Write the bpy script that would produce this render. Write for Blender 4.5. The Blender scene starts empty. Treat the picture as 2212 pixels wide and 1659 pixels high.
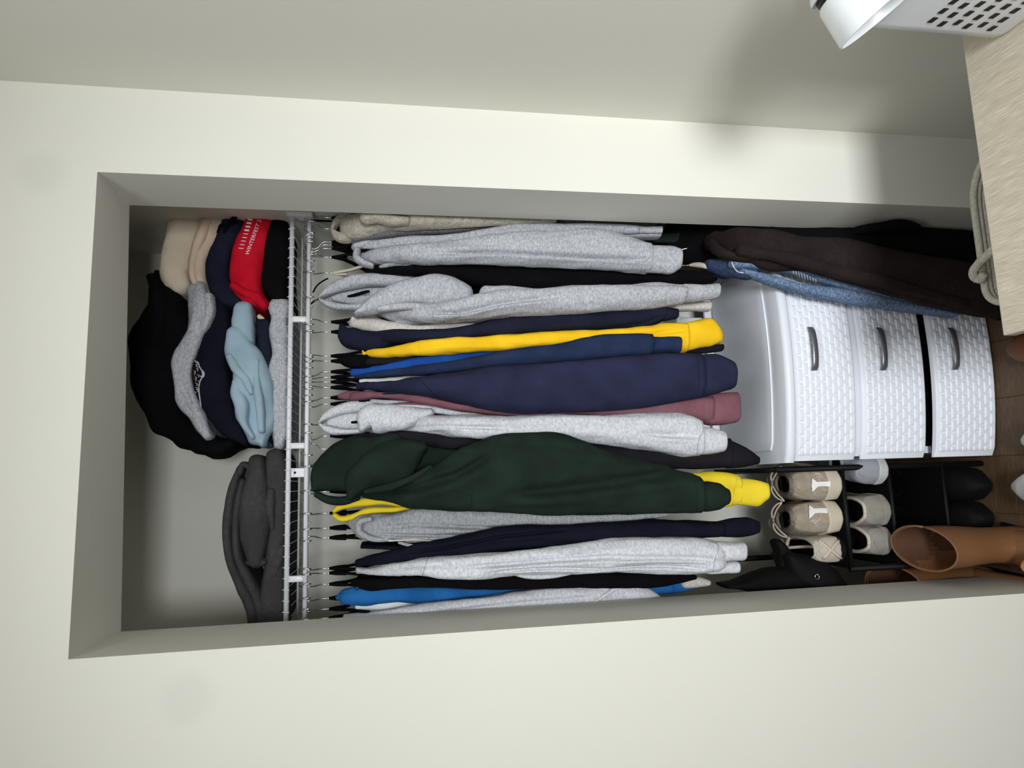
import bpy, bmesh, math, random
import numpy as np
from mathutils import Vector, Matrix, noise
from mathutils.bvhtree import BVHTree

random.seed(7)
S = bpy.context.scene
COL = S.collection

# ------------------------------------------------------------------ camera
YAW, PIT, ROL = math.radians(8.3026), math.radians(9.5265), math.radians(0.448)
CAM = np.array([-0.0839, -1.35, 1.559]); FPX = 1450.0
_f = np.array([math.sin(YAW)*math.cos(PIT), math.cos(YAW)*math.cos(PIT), -math.sin(PIT)])
_r = np.array([math.cos(YAW), -math.sin(YAW), 0.0]); _d = np.cross(_f, _r)
_c, _s = math.cos(ROL), math.sin(ROL)
RM = np.array([_c*_r+_s*_d, -_s*_r+_c*_d, _f])          # rows: right, down, forward of the upright view
cam = bpy.data.objects.new('camera', bpy.data.cameras.new('camera')); COL.objects.link(cam)
cam.data.sensor_width = 36.0; cam.data.lens = 36.0*FPX/2212.0; cam.data.clip_start = 0.02
X_, Y_, Z_ = RM[1], RM[0], -RM[2]                        # the phone was held sideways: picture right = down
cam.matrix_world = Matrix(((X_[0], Y_[0], Z_[0], CAM[0]), (X_[1], Y_[1], Z_[1], CAM[1]), (X_[2], Y_[2], Z_[2], CAM[2]), (0, 0, 0, 1)))
S.camera = cam

# ------------------------------------------------------------------ light
vs = S.view_settings
S.display_settings.display_device = 'sRGB'
vs.view_transform = 'Standard'; vs.look = 'None'; vs.gamma = 1.0; vs.use_curve_mapping = False
vs.exposure = 0.0
world = bpy.data.worlds.new('daylight'); S.world = world; world.use_nodes = True
world.node_tree.nodes['Background'].inputs[0].default_value = (0.75, 0.85, 1.0, 1)
world.node_tree.nodes['Background'].inputs[1].default_value = 1.0
def area(name, loc, rot, sx, sy, power, color, aim=None, spread=180):
    l = bpy.data.lights.new(name, 'AREA'); l.shape = 'RECTANGLE'; l.size = sx; l.size_y = sy; l.energy = power; l.color = color
    o = bpy.data.objects.new(name, l); COL.objects.link(o); o.location = loc; o.rotation_euler = rot
    if aim: o.rotation_euler = Vector(aim).to_track_quat('-Z', 'Y').to_euler()
    l.spread = math.radians(spread)
    return o
WIN = (-0.50, 0.18, 1.15, 1.80)      # x0, x1, z0, z1 of the window behind the camera
area('window_daylight', ((WIN[0]+WIN[1])/2, -3.3, (WIN[2]+WIN[3])/2), (math.radians(90), 0, 0), WIN[1]-WIN[0], WIN[3]-WIN[2], 22.0, (0.955, 0.98, 1.0), (.71, 3.3, -.80), 84)
cl = area('added_ceiling_fill', (-.2, -1.6, 2.55), (0, 0, 0), 1.4, 1.4, 22.5, (.955, .98, 1.0))  # fill light added overhead, keeps the closet's upper back wall dark

# ------------------------------------------------------------------ helpers
def ray(x, y):
    u, v = 1659.0-y, x
    return RM.T @ np.array([(u-829.5)/FPX, (v-1106.0)/FPX, 1.0])
def at(x, y, Y):            # the point of the plane y=Y that picture point (x, y) looks at
    d = ray(x, y); return CAM+d*((Y-CAM[1])/d[1])
def atz(x, y, Z):
    d = ray(x, y); return CAM+d*((Z-CAM[2])/d[2])

def pix(p):
    q = RM @ (np.array(p)-CAM); return 1106.0+FPX*q[1]/q[2], 1659.0-(829.5+FPX*q[0]/q[2])
def lin(c):
    return tuple(((v/255.0)/12.92 if v/255.0 <= 0.04045 else ((v/255.0+0.055)/1.055)**2.4) for v in c)+(1.0,)

def obj(name, me, mat=None, parent=None, smooth=True, **props):
    if mat is not None:
        me.materials.clear(); me.materials.append(mat)
    if smooth:
        me.polygons.foreach_set('use_smooth', [True]*len(me.polygons))
    o = bpy.data.objects.new(name, me); COL.objects.link(o)
    if parent is not None: o.parent = parent
    for k, v in props.items(): o[k] = v
    return o
def mesh(name, V, F):
    me = bpy.data.meshes.new(name); me.from_pydata([tuple(map(float, v)) for v in V], [], F); me.update(); return me
def bm_mesh(bm, name='m'):
    me = bpy.data.meshes.new(name); bmesh.ops.recalc_face_normals(bm, faces=bm.faces); bm.to_mesh(me); bm.free(); return me
def thing(name, label, cat, group=None):
    o = bpy.data.objects.new(name, None); COL.objects.link(o); o.empty_display_size = 0.05
    o['label'] = label; o['category'] = cat
    if group: o['group'] = group
    return o
def tag(o, label, cat, group=None):
    o['label'] = label; o['category'] = cat
    if group: o['group'] = group
    return o
def settle(t):
    """move an empty to the base of its parts, keeping the parts where they stand"""
    lo = np.array([1e9]*3); hi = -lo
    for c in t.children:
        if c.type != 'MESH': continue
        for v in c.data.vertices:
            p = np.array(c.location)+np.array(v.co); lo = np.minimum(lo, p); hi = np.maximum(hi, p)
    b = Vector(((lo[0]+hi[0])/2, (lo[1]+hi[1])/2, lo[2])); t.location = b
    for c in t.children: c.location = Vector(c.location)-b
    return t

def box(bm, x0, x1, y0, y1, z0, z1, bev=0.0, seg=2):
    r = bmesh.ops.create_cube(bm, size=1.0)
    vs_ = r['verts']
    for v in vs_: v.co = Vector((x0+(v.co.x+.5)*(x1-x0), y0+(v.co.y+.5)*(y1-y0), z0+(v.co.z+.5)*(z1-z0)))
    if bev > 0:
        es = list({e for v in vs_ for e in v.link_edges})
        bmesh.ops.bevel(bm, geom=es, offset=bev, segments=seg, affect='EDGES', profile=0.5)
def box_obj(name, dims, mat, parent=None, bev=0.0, **props):
    bm = bmesh.new(); box(bm, *dims, bev=bev); return obj(name, bm_mesh(bm, name), mat, parent, smooth=False, **props)

def loft(rings, cap0=True, cap1=True):
    n = len(rings[0]); V = []; F = []
    for r in rings: V.extend(r)
    for i in range(len(rings)-1):
        for j in range(n):
            a = i*n+j; b = i*n+(j+1) % n
            F.append((a, b, b+n, a+n))
    if cap0: V.append(np.mean(rings[0], axis=0)); c = len(V)-1; F += [((j+1) % n, j, c) for j in range(n)]
    if cap1: V.append(np.mean(rings[-1], axis=0)); c = len(V)-1; o = (len(rings)-1)*n; F += [(o+j, o+(j+1) % n, c) for j in range(n)]
    return V, F
def catmull(P, sub, k=2):
    P = np.array(P, float); out = []
    for i in range(len(P)-1):
        p1, p2 = P[i], P[i+1]
        p0 = P[i-1] if i > 0 else 2*p1-p2
        p3 = P[i+2] if i+2 < len(P) else 2*p2-p1
        # centripetal-ish tangents scaled by the first coordinate spacing keep uneven stations calm
        d01 = max(np.linalg.norm(p1[:k]-p0[:k]), 1e-6); d12 = max(np.linalg.norm(p2[:k]-p1[:k]), 1e-6); d23 = max(np.linalg.norm(p3[:k]-p2[:k]), 1e-6)
        m1 = d12*((p1-p0)/d01*d12+(p2-p1)/d12*d01)/(d01+d12)
        m2 = d12*((p2-p1)/d12*d23+(p3-p2)/d23*d12)/(d12+d23)
        for q in range(sub):
            t = q/sub; t2 = t*t; t3 = t2*t
            out.append((2*t3-3*t2+1)*p1+(t3-2*t2+t)*m1+(-2*t3+3*t2)*p2+(t3-t2)*m2)
    out.append(P[-1]); return np.array(out)
def tube(path, r, n=8, sub=1, cap=True):
    """round tube along 3d points; r a number or one per point"""
    P = np.array(path, float)
    rr = np.full(len(P), r) if np.isscalar(r) else np.array(r, float)
    if sub > 1:
        Q = catmull(np.column_stack([P, rr]), sub, 3); P = Q[:, :3]; rr = Q[:, 3]
    T = np.gradient(P, axis=0); T /= np.linalg.norm(T, axis=1)[:, None]+1e-12
    a = np.array([0, 0, 1.0]) if abs(T[0][2]) < .9 else np.array([1.0, 0, 0])
    N = np.cross(T[0], a); N /= np.linalg.norm(N); rings = []
    for i in range(len(P)):
        N = N-T[i]*(N@T[i]); N /= np.linalg.norm(N)+1e-12; B = np.cross(T[i], N)
        rings.append([P[i]+rr[i]*(math.cos(2*math.pi*k/n)*N+math.sin(2*math.pi*k/n)*B) for k in range(n)])
    return loft(rings, cap, cap)
def tube_obj(name, path, r, mat, parent=None, n=8, sub=1, **props):
    V, F = tube(path, r, n, sub); return obj(name, mesh(name, V, F), mat, parent, **props)

def sgnpow(v, e): return math.copysign(abs(v)**e, v)
def wob(p, sc, seed):
    return noise.noise(Vector((p[0]*sc[0]+seed*7.3, p[1]*sc[1]-seed*3.1, p[2]*sc[2]+seed*1.7)))

def cloth(pts, df=.03, db=None, mode='slice', n=30, sub=7, e=.8, amp=.005, sc=(26, 26, 6), fine=.002, fsc=(60, 60, 30), seed=1, c0='round', c1='round', creases=0, grooves=()):
    """A closed body of cloth. pts in picture space with their own depth: slice -> (x, y_top, y_bottom, Y); strand -> (x, y, halfwidth, Y).
    df / db: how far it reaches to the front / back of Y (metres)."""
    db = df if db is None else db
    Q = catmull(pts, sub)
    m = len(Q); C = []; W = []
    for i, q in enumerate(Q):
        if mode == 'slice':
            a = at(q[0], q[1], q[3]); b = at(q[0], q[2], q[3])
            C.append((a+b)/2); W.append((a-b)/2)
        else:
            j0, j1 = max(i-1, 0), min(i+1, m-1)
            t = np.array([Q[j1][0]-Q[j0][0], Q[j1][1]-Q[j0][1]]); t /= np.linalg.norm(t)+1e-9
            px, py = t[1]*q[2], -t[0]*q[2]
            a = at(q[0]+px, q[1]+py, q[3]); b = at(q[0]-px, q[1]-py, q[3])
            C.append((a+b)/2); W.append((a-b)/2)
    C = np.array(C); W = np.array(W)
    st = []                                   # (centre, width vector, depth factor)
    L = np.linalg.norm(W, axis=1)
    def endcap(i, sgn, kind):
        tdir = C[i]-C[i-1] if sgn > 0 else C[i]-C[i+1]
        tdir = tdir/(np.linalg.norm(tdir)+1e-9)
        r = min(L[i], df)*0.9; out = []
        if kind == 'round':
            for a in (25, 48, 68, 82):
                a = math.radians(a); out.append((C[i]+tdir*r*math.sin(a), W[i]*math.cos(a), math.cos(a)))
        elif kind == 'open':                   # a sleeve end: rolls inward
            out = [(C[i]+tdir*.003, W[i]*.97, .95), (C[i]+tdir*.003, W[i]*.86, .80), (C[i]-tdir*.03, W[i]*.78, .7)]
        return out
    main = [(C[i], W[i], 1.0) for i in range(m)]
    st = list(reversed(endcap(0, -1, c0)))+main+endcap(m-1, 1, c1)
    rings = []
    for k, (c, w, dfac) in enumerate(st):
        wl = np.linalg.norm(w); wd = w/(wl+1e-9); dep = min(1.0, .25+wl/.03) if mode == 'slice' else 1.0
        ring = []
        for j in range(n):
            t = 2*math.pi*j/n; ct, sn = math.cos(t), math.sin(t)
            dy = -(df if sn > 0 else db)*dfac*dep
            off = w*sgnpow(ct, e)+np.array([0, dy, 0])*sgnpow(sn, e)
            p = c+off; nn = wd*ct+np.array([0, -1.0, 0])*sn
            a = min(1.0, wl/.02)*dfac
            h = amp*a*wob(p, sc, seed)+fine*a*wob(p, fsc, seed+5)
            if creases:
                h -= a*.0045*max(0, wob((p[0], 0, p[2]), (38, 0, 3.2), seed+11)-.12)*2*creases
            dyg = 0.0
            if grooves and sn > -.2:              # long pressed-in folds of the cloth
                gx, gy = pix(p)
                for path, dep_, wid in grooves:
                    x0, x1 = path[0][0], path[-1][0]
                    if x0 <= gx <= x1:
                        yy = np.interp(gx, [a for a, b in path], [b for a, b in path]); tp = min(1.0, (gx-x0)/70.0, (x1-gx)/50.0+.15)
                        dv = gy-yy
                        dyg += dep_*tp*math.exp(-(dv/wid)**2)-.35*dep_*tp*math.exp(-((dv-2.2*wid)/(1.3*wid))**2)
            ring.append(p+nn*h+np.array([0, dyg, 0]))
        rings.append(ring)
    return loft(rings)

# ------------------------------------------------------------------ materials
def nodes(name):
    m = bpy.data.materials.new(name); m.use_nodes = True
    nt = m.node_tree; b = nt.nodes['Principled BSDF']
    return m, nt, b
def mixc(nt, fac, c1, c2):
    n = nt.nodes.new('ShaderNodeMix'); n.data_type = 'RGBA'
    nt.links.new(fac, n.inputs[0])
    for i, c in ((6, c1), (7, c2)):
        if isinstance(c, tuple): n.inputs[i].default_value = c
        else: nt.links.new(c, n.inputs[i])
    return n.outputs[2]
def texco(nt, scale=(1, 1, 1), kind='Object'):
    t = nt.nodes.new('ShaderNodeTexCoord'); m = nt.nodes.new('ShaderNodeMapping'); m.inputs['Scale'].default_value = scale
    nt.links.new(t.outputs[kind], m.inputs[0]); return m.outputs[0]
def noise_t(nt, vec, scale, detail=2.0, rough=.5):
    n = nt.nodes.new('ShaderNodeTexNoise'); n.inputs['Scale'].default_value = scale; n.inputs['Detail'].default_value = detail; n.inputs['Roughness'].default_value = rough
    nt.links.new(vec, n.inputs['Vector']); return n.outputs['Fac']
def ramp(nt, fac, a, b):
    n = nt.nodes.new('ShaderNodeMapRange'); n.inputs[1].default_value = a; n.inputs[2].default_value = b; nt.links.new(fac, n.inputs[0]); return n.outputs[0]
def bump(nt, b, h, strength, dist, prev=None):
    n = nt.nodes.new('ShaderNodeBump'); n.inputs['Strength'].default_value = strength; n.inputs['Distance'].default_value = dist
    nt.links.new(h, n.inputs['Height'])
    if prev is not None: nt.links.new(prev, n.inputs['Normal'])
    nt.links.new(n.outputs[0], b.inputs['Normal']); return n.outputs[0]
def plain(name, c, rough=.5, metal=0.0, spec=.5, bumpy=0.0, bscale=200):
    m, nt, b = nodes(name); b.inputs['Base Color'].default_value = lin(c); b.inputs['Roughness'].default_value = rough; b.inputs['Metallic'].default_value = metal; b.inputs['Specular IOR Level'].default_value = spec
    if bumpy: bump(nt, b, noise_t(nt, texco(nt), bscale, 3), bumpy, .001)
    return m
def fabric(name, c, c2=None, heather=0.0, fuzz=0.0, rib=False):
    m, nt, b = nodes(name); b.inputs['Roughness'].default_value = .95; b.inputs['Specular IOR Level'].default_value = .08
    b.inputs['Sheen Weight'].default_value = .0
    c2 = c2 or tuple(v*.86 for v in c)
    v = texco(nt, (.5, .5, 1)); v1 = texco(nt)
    if heather:
        f1 = noise_t(nt, v, 260, 3, .7); f = ramp(nt, f1, .5-.16/heather, .5+.16/heather)
        col = mixc(nt, f, lin(c2), lin(c))
    else:
        f = ramp(nt, noise_t(nt, v1, 14, 3), .3, .7); col = mixc(nt, f, lin(c2), lin(c))
    if fuzz:
        g = ramp(nt, noise_t(nt, v1, 90, 4, .7), .3, .7); col = mixc(nt, g, lin(tuple(q*.78 for q in c)), col)
    nt.links.new(col, b.inputs['Base Color'])
    p = bump(nt, b, noise_t(nt, v1, 45, 3, .6), .35, .004 if not fuzz else .008)
    if fuzz: bump(nt, b, noise_t(nt, v1, 150, 4, .8), .9*fuzz, .012, p)
    elif rib:
        w = nt.nodes.new('ShaderNodeTexWave'); w.inputs['Scale'].default_value = 70; w.bands_direction = 'X'; w.inputs['Distortion'].default_value = 1.0
        nt.links.new(v1, w.inputs['Vector']); bump(nt, b, w.outputs['Fac'], .35, .001, p)
    else: bump(nt, b, noise_t(nt, v1, 700, 2, .6), .25, .0012, p)
    return m
def wall_mat(name, c, spots=()):
    m, nt, b = nodes(name); b.inputs['Roughness'].default_value = .75; b.inputs['Specular IOR Level'].default_value = .2
    v = texco(nt)
    col = mixc(nt, ramp(nt, noise_t(nt, v, 2.0, 3), .3, .7), lin(c), lin(tuple(q*.985 for q in c)))
    for (p, rx, rz) in spots:                 # faint touched-up patches of paint
        mp = nt.nodes.new('ShaderNodeMapping'); mp.vector_type = 'POINT'
        mp.inputs['Location'].default_value = (-p[0]/rx, 0, -p[2]/rz); mp.inputs['Scale'].default_value = (1/rx, 0, 1/rz)
        nt.links.new(v, mp.inputs[0])
        ln = nt.nodes.new('ShaderNodeVectorMath'); ln.operation = 'LENGTH'; nt.links.new(mp.outputs[0], ln.inputs[0])
        f = ramp(nt, ln.outputs['Value'], 1.15, .55)
        sm = nt.nodes.new('ShaderNodeMath'); sm.operation = 'MULTIPLY'; sm.inputs[1].default_value = .38; nt.links.new(f, sm.inputs[0])
        col = mixc(nt, sm.outputs[0], col, lin(tuple(q*.93 for q in c)))
    nt.links.new(col, b.inputs['Base Color'])
    bump(nt, b, noise_t(nt, v, 260, 3, .6), .12, .001)
    return m
def wood(name, c1, c2, sc, rough=.5, fine=60):
    m, nt, b = nodes(name); b.inputs['Roughness'].default_value = rough; b.inputs['Specular IOR Level'].default_value = .3
    f = ramp(nt, noise_t(nt, texco(nt, sc), 3.0, 6, .62), .3, .7); g = ramp(nt, noise_t(nt, texco(nt, tuple(q*5 for q in sc)), 4.0, 3, .6), .35, .65)
    col = mixc(nt, f, lin(c1), lin(c2)); col = mixc(nt, g, lin(tuple(q*.93 for q in c1)), col)
    nt.links.new(col, b.inputs['Base Color']); bump(nt, b, g, .08, .0006); return m

M = {}
P_TL = at(90, 372, 0); P_L = at(405, 1508, 0)
M['wall'] = wall_mat('warm_white_wall_paint', (228, 227, 217), [(P_TL, .045, .05), (P_L, .05, .05)])
M['wall_plain'] = wall_mat('white_paint', (226, 225, 215))
M['wall_room'] = wall_mat('greige_paint', (158, 154, 146))
M['ceiling'] = wall_mat('ceiling_paint', (232, 232, 228))
M['floor'] = wood('brown_laminate', (84, 66, 49), (108, 86, 64), (1.5, 14, 1), .45)
M['oak'] = wood('pale_oak_veneer', (196, 186, 166), (222, 213, 194), (26, 1.6, 1), .5)
M['rail'] = plain('white_coated_wire', (226, 228, 232), .35)
M['chrome'] = plain('bright_steel', (225, 226, 228), .18, 1.0)
M['velvet'] = fabric('black_velvet', (12, 12, 14))
M['whitewood'] = plain('cream_hanger', (214, 205, 188), .5)
M['plastic'] = plain('white_moulded_plastic', (234, 238, 246), .42, spec=.4)
M['lid'] = plain('grey_white_lid_plastic', (226, 230, 238), .4, spec=.4)
M['handle'] = plain('graphite_handle', (122, 122, 128), .32, .6)
M['black'] = plain('black_metal', (8, 8, 9), .6, spec=.25)
M['blackcloth'] = fabric('black_canvas', (9, 9, 10))
M['darkgap'] = plain('gap_shade_black', (9, 9, 10), .6)  # near-black colour stands in for shade inside drawers, slots and gaps

# ------------------------------------------------------------------ the room
XL, XR, ZT, DL, DR, XC = -0.3704, 0.5378, 2.1373, 0.229, 0.160, 0.7175
CXL, CXR, CY, CZ = -0.47, 0.612, 0.70, 2.42
RXL, RY, RZ = -2.6, -3.3, 2.62
def struct(name, me, mat, parent=None, smooth=False):
    o = obj(name, me, mat, parent, smooth=smooth); o['kind'] = 'structure'; return o
def prism(pts_xy, z0, z1):
    n = len(pts_xy); V = [(x, y, z0) for x, y in pts_xy]+[(x, y, z1) for x, y in pts_xy]
    F = [tuple(range(n))[::-1], tuple(range(n, 2*n))]+[(i, (i+1) % n, n+(i+1) % n, n+i) for i in range(n)]
    return V, F
def join(parts):
    V = []; F = []
    for v, f in parts:
        o = len(V); V += list(v); F += [tuple(i+o for i in q) for q in f]
    return V, F
V, F = join([prism([(RXL-.1, 0), (XL, 0), (XL, DL), (RXL-.1, DL)], -.05, RZ+.05),
             prism([(XR, 0), (XC+.1, 0), (XC+.1, DR), (XR, DR)], -.05, RZ+.05),
             prism([(XL, 0), (XR, 0), (XR, DR), (XL, DL)], ZT, RZ+.05)])
struct('wall_front', mesh('wall_front', V, F), M['wall'])
def wall_box(name, d, mat): struct(name, bm_mesh((lambda b: (box(b, *d), b)[1])(bmesh.new())), mat)
wall_box('wall_right', (XC, XC+.1, RY-.1, 0.0, -.05, RZ+.05), M['wall_plain'])
wall_box('wall_left', (RXL-.1, RXL, RY-.1, 0.0, -.05, RZ+.05), M['wall_room'])
V, F = join([prism([(RXL-.1, RY-.1), (WIN[0], RY-.1), (WIN[0], RY), (RXL-.1, RY)], -.05, RZ+.05),
             prism([(WIN[1], RY-.1), (XC+.1, RY-.1), (XC+.1, RY), (WIN[1], RY)], -.05, RZ+.05),
             prism([(WIN[0], RY-.1), (WIN[1], RY-.1), (WIN[1], RY), (WIN[0], RY)], -.05, WIN[2]),
             prism([(WIN[0], RY-.1), (WIN[1], RY-.1), (WIN[1], RY), (WIN[0], RY)], WIN[3], RZ+.05)])
struct('wall_back', mesh('wall_back', V, F), M['wall_room'])
bm = bmesh.new()
for d in ((WIN[0], WIN[0]+.04, RY-.09, RY-.04, WIN[2], WIN[3]), (WIN[1]-.04, WIN[1], RY-.09, RY-.04, WIN[2], WIN[3]), (WIN[0], WIN[1], RY-.09, RY-.04, WIN[2], WIN[2]+.04), (WIN[0], WIN[1], RY-.09, RY-.04, WIN[3]-.04, WIN[3]), (-.18, -.14, RY-.09, RY-.04, WIN[2], WIN[3])): box(bm, *d)
struct('window_1', bm_mesh(bm), M['rail'])
wall_box('ceiling', (RXL-.1, XC+.1, RY-.1, 0.0, RZ, RZ+.1), M['ceiling'])
# closet shell
wall_box('wall_closet_back', (CXL-.1, CXR+.1, CY, CY+.1, -.05, CZ+.1), M['wall_plain'])
wall_box('wall_closet_left', (CXL-.1, CXL, DL, CY, -.05, CZ+.1), M['wall_plain'])
wall_box('wall_closet_right', (CXR, CXR+.1, DR, CY, -.05, CZ+.1), M['wall_plain'])
wall_box('ceiling_closet', (CXL-.1, CXR+.1, DR, CY, CZ, CZ+.1), M['wall_plain'])
# floor of planks: real boards near the camera's view, the rest carries on as the base
fl = struct('floor', bm_mesh((lambda b: (box(b, RXL-.1, XC+.1, RY-.1, CY+.1, -.1, -.004), b)[1])(bmesh.new())), M['floor'])
for i in range(9):
    x0 = -.66+i*.15
    for k, (a, b_) in enumerate(((-.9+.17*(i % 3), .08+.2*(i % 3)), (.08+.2*(i % 3), CY))):
        me = bm_mesh((lambda b: (box(b, x0+.0008, x0+.1492, a+.0008, b_-.0008, -.012, 0.0, bev=.0008, seg=1), b)[1])(bmesh.new()))
        obj('floor_plank', me, M['floor'], fl, smooth=False)

# ------------------------------------------------------------------ wire shelf
RAILY, RAILZ, UPZ = 0.36, 1.784, 1.8265
ws = thing('wire_shelf', 'white coated wire closet shelf with a hanging rail along its front', 'shelf')
tube_obj('front_rail', [(CXL+.006, RAILY, UPZ), (CXR-.006, RAILY, UPZ)], .0062, M['rail'], ws, n=12)
tube_obj('hanging_rail', [(CXL+.006, RAILY, RAILZ), (CXR-.006, RAILY, RAILZ)], .0058, M['rail'], ws, n=12)
for yy in (.52, .69): tube_obj('cross_wire', [(CXL+.006, yy, UPZ-.003), (CXR-.006, yy, UPZ-.003)], .003, M['rail'], ws)
V, F = tube([(0, RAILY-.0085, UPZ-.008), (0, RAILY-.0078, UPZ+.003), (0, RAILY-.001, UPZ+.0085), (0, RAILY+.02, UPZ+.002), (0, .693, UPZ+.001)], .0014, 5)
wm = mesh('wire', V, F)
k = 0; x = CXL+.02
while x < CXR-.01:
    obj('deck_wire', wm if k else wm, M['rail'], ws).location = (x, 0, 0); x += .0255; k += 1
for py in (690, 963, 1250):
    p = at(645, py, RAILY)
    bm = bmesh.new(); box(bm, p[0]-.0075, p[0]+.0075, RAILY-.006, RAILY+.006, RAILZ+.004, UPZ-.004, bev=.003); obj('rail_connector', bm_mesh(bm), M['rail'], ws)
bm = bmesh.new(); box(bm, CXR-.012, CXR, RAILY-.02, RAILY+.02, RAILZ-.01, UPZ+.012, bev=.003); obj('end_bracket', bm_mesh(bm), M['rail'], ws)
bm = bmesh.new(); box(bm, CXL, CXL+.012, RAILY-.02, RAILY+.02, RAILZ-.01, UPZ+.012, bev=.003); obj('end_bracket', bm_mesh(bm), M['rail'], ws)
p = at(640, 1021, RAILY); bx = p[0]
V = []; 
for (y, z) in ((RAILY+.004, UPZ+.002), (RAILY+.012, UPZ-.002), (CY-.002, UPZ-.30), (CY-.002, UPZ-.32), (CY-.02, UPZ-.315), (RAILY+.004, UPZ-.012)): V += [(bx-.011, y, z), (bx+.011, y, z)]
F = [tuple(range(0, 12, 2)), tuple(range(11, 0, -2))]+[(2*i, 2*i+1, (2*i+3) % 12, (2*i+2) % 12) for i in range(6)]
br = obj('support_brace', mesh('brace', V, F), M['rail'], ws, smooth=False)
bm = bmesh.new(); box(bm, bx-.011, bx+.011, RAILY+.006, RAILY+.009, RAILZ-.006, UPZ, bev=.001); obj('brace_tab', bm_mesh(bm), M['rail'], ws, smooth=False)
q = at(637, 1021, RAILY+.005); V, F = tube([(q[0], RAILY+.003, q[2]), (q[0], RAILY+.0075, q[2])], .0028, 10); obj('screw_hole', mesh('hole', V, F), M['black'], ws)
for px in (500, 570, 660, 770, 850, 945, 1130, 1240, 1300):      # wall clips behind the deck
    q = at(675, px, CY-.02); bm = bmesh.new(); box(bm, q[0]-.004, q[0]+.004, CY-.016, CY, UPZ-.012, UPZ+.004, bev=.001); obj('wall_clip', bm_mesh(bm), M['rail'], ws)
settle(ws)

# ------------------------------------------------------------------ hangers
def hook_path():
    P = [(0, 0), (0, .018), (0, .034), (.006, .042), (.016, .050)]
    cz, r = .064, .0205
    for a in range(-35, 215, 20):
        P.append((r*math.cos(math.radians(a)), cz+r*math.sin(math.radians(a))))
    return P
HOOK = hook_path()
def arms_mesh():
    rings = []
    prof = [(-.075, -.068, .008), (-.07, -.062, .010), (-.05, -.044, .011), (-.03, -.024, .011), (-.018, -.006, .012), (-.008, .012, .012), (0, .022, .013), (.008, .012, .012), (.02, -.006, .012), (.05, -.026, .011), (.12, -.062, .011), (.2, -.1, .011), (.212, -.112, .009)]
    for (y, z, h) in prof:
        w = .0028
        rings.append([(-w, y, z-h*.5), (w, y, z-h*.5), (w*1.05, y, z), (w, y, z+h*.5), (-w, y, z+h*.5), (-w*1.05, y, z)])
    A = loft([[np.array(q) for q in r] for r in rings])
    B = tube([(0, -.04, -.11), (0, 0, -.118), (0, .205, -.112)], .003, 6)
    N = tube([(0, 0, -.012), (0, 0, .012), (0, 0, .028)], [.0075, .006, .0032], 8)
    return join([A, B, N])
ARMS = mesh('hanger_arms', *arms_mesh())
STEMZ = RAILZ-.0712
def hanger(px, rot, lab, mat='velvet', dz=0.0, tilt=0.0):
    """px: picture y of the hanger's stem just under the rail"""
    p = at(728, px, RAILY)
    t = thing('clothes_hanger', lab, 'hanger', 'hangers on the closet rail'); t.location = (p[0], RAILY, STEMZ)
    c, s = math.cos(rot), math.sin(rot)
    # the hook wraps the rail, its plane turned by rot about the stem
    path = [(h*s, h*c, z+dz) for h, z in HOOK]
    o = tube_obj('hook', path, .0016, M['chrome'], t, n=7)
    a = ARMS.copy(); o = obj('arms', a, M[mat], t); o.location = (0, 0, -.012+dz); o.rotation_euler = (tilt, 0, 0)
    return t
HK = [(471, .9, 'bright hook hanger nearest the right jamb, inside the cream fleece jacket'),
 (495, .9, 'hanger whose hook rises from the fluffy collar of the cream fleece jacket'),
 (523, -.9, 'rightmost of three crowded hangers beside the cream fleece jacket'),
 (529.5, -.75, 'middle of three crowded hangers beside the cream fleece jacket'),
 (537, -.6, 'leftmost of three crowded hangers beside the cream fleece jacket'),
 (556, .9, 'black velvet hanger holding the front grey crewneck by the right jamb'),
 (646, .05, 'hanger whose hook disappears into the hood of the grey hoodie'),
 (695.5, .55, 'black velvet hanger holding the oatmeal crewneck'),
 (717, .1, 'hanger whose hook disappears into the dark navy rolled collar'),
 (769, .3, 'black velvet hanger holding the golden yellow crewneck'),
 (780, .25, 'hanger holding the charcoal sweatshirt beside the golden yellow crewneck'),
 (803, -.4, 'black velvet hanger holding the royal blue sweatshirt'),
 (815, 0, 'black velvet hanger holding the slate navy crewneck'),
 (825, .15, 'black velvet hanger holding the thin white shirt among the navy crewnecks'),
 (837, .3, 'black velvet hanger holding the broad navy crewneck'),
 (859, -.25, 'hanger inside the mauve sweatshirt collar'),
 (872.5, -.25, 'hanger between the mauve collar and the pale grey hood'),
 (916, .02, 'hanger whose hook disappears into the pale grey hood'),
 (941.5, -.4, 'black velvet hanger between the pale grey hood and the green hood'),
 (969.5, .85, 'hanger with a turned hook behind the dark green hood'),
 (1005, .1, 'hanger beside the white shelf brace behind the dark green hood'),
 (1061, -.2, 'hanger whose hook crosses the opening of the dark green hood'),
 (1108, -.1, 'hanger inside the lemon yellow collar'),
 (1140, 0, 'hanger holding the mid grey sweatshirt beside the lemon yellow collar'),
 (1161, .2, 'bare black hanger just left of the mid grey sweatshirt'),
 (1227, -.2, 'black velvet hanger holding the midnight navy sweatshirt'),
 (1237, -.05, 'black velvet hanger holding the pale grey crewneck with two cuffs'),
 (1261, -.3, 'black velvet hanger holding the black sweatshirt near the left jamb'),
 (1291.5, -.3, 'hanger inside the bright blue sweatshirt collar'),
 (1314.5, -.3, 'black velvet hanger holding the white shirt near the left jamb'),
 (1334, -.15, 'leftmost black velvet hanger, half hidden by the left jamb')]
for px, r, lab in HK: hanger(px, r, lab)
hanger(590, .15, 'cream wooden hanger holding the black sweatshirt right of the grey hoodie', 'whitewood')

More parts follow.
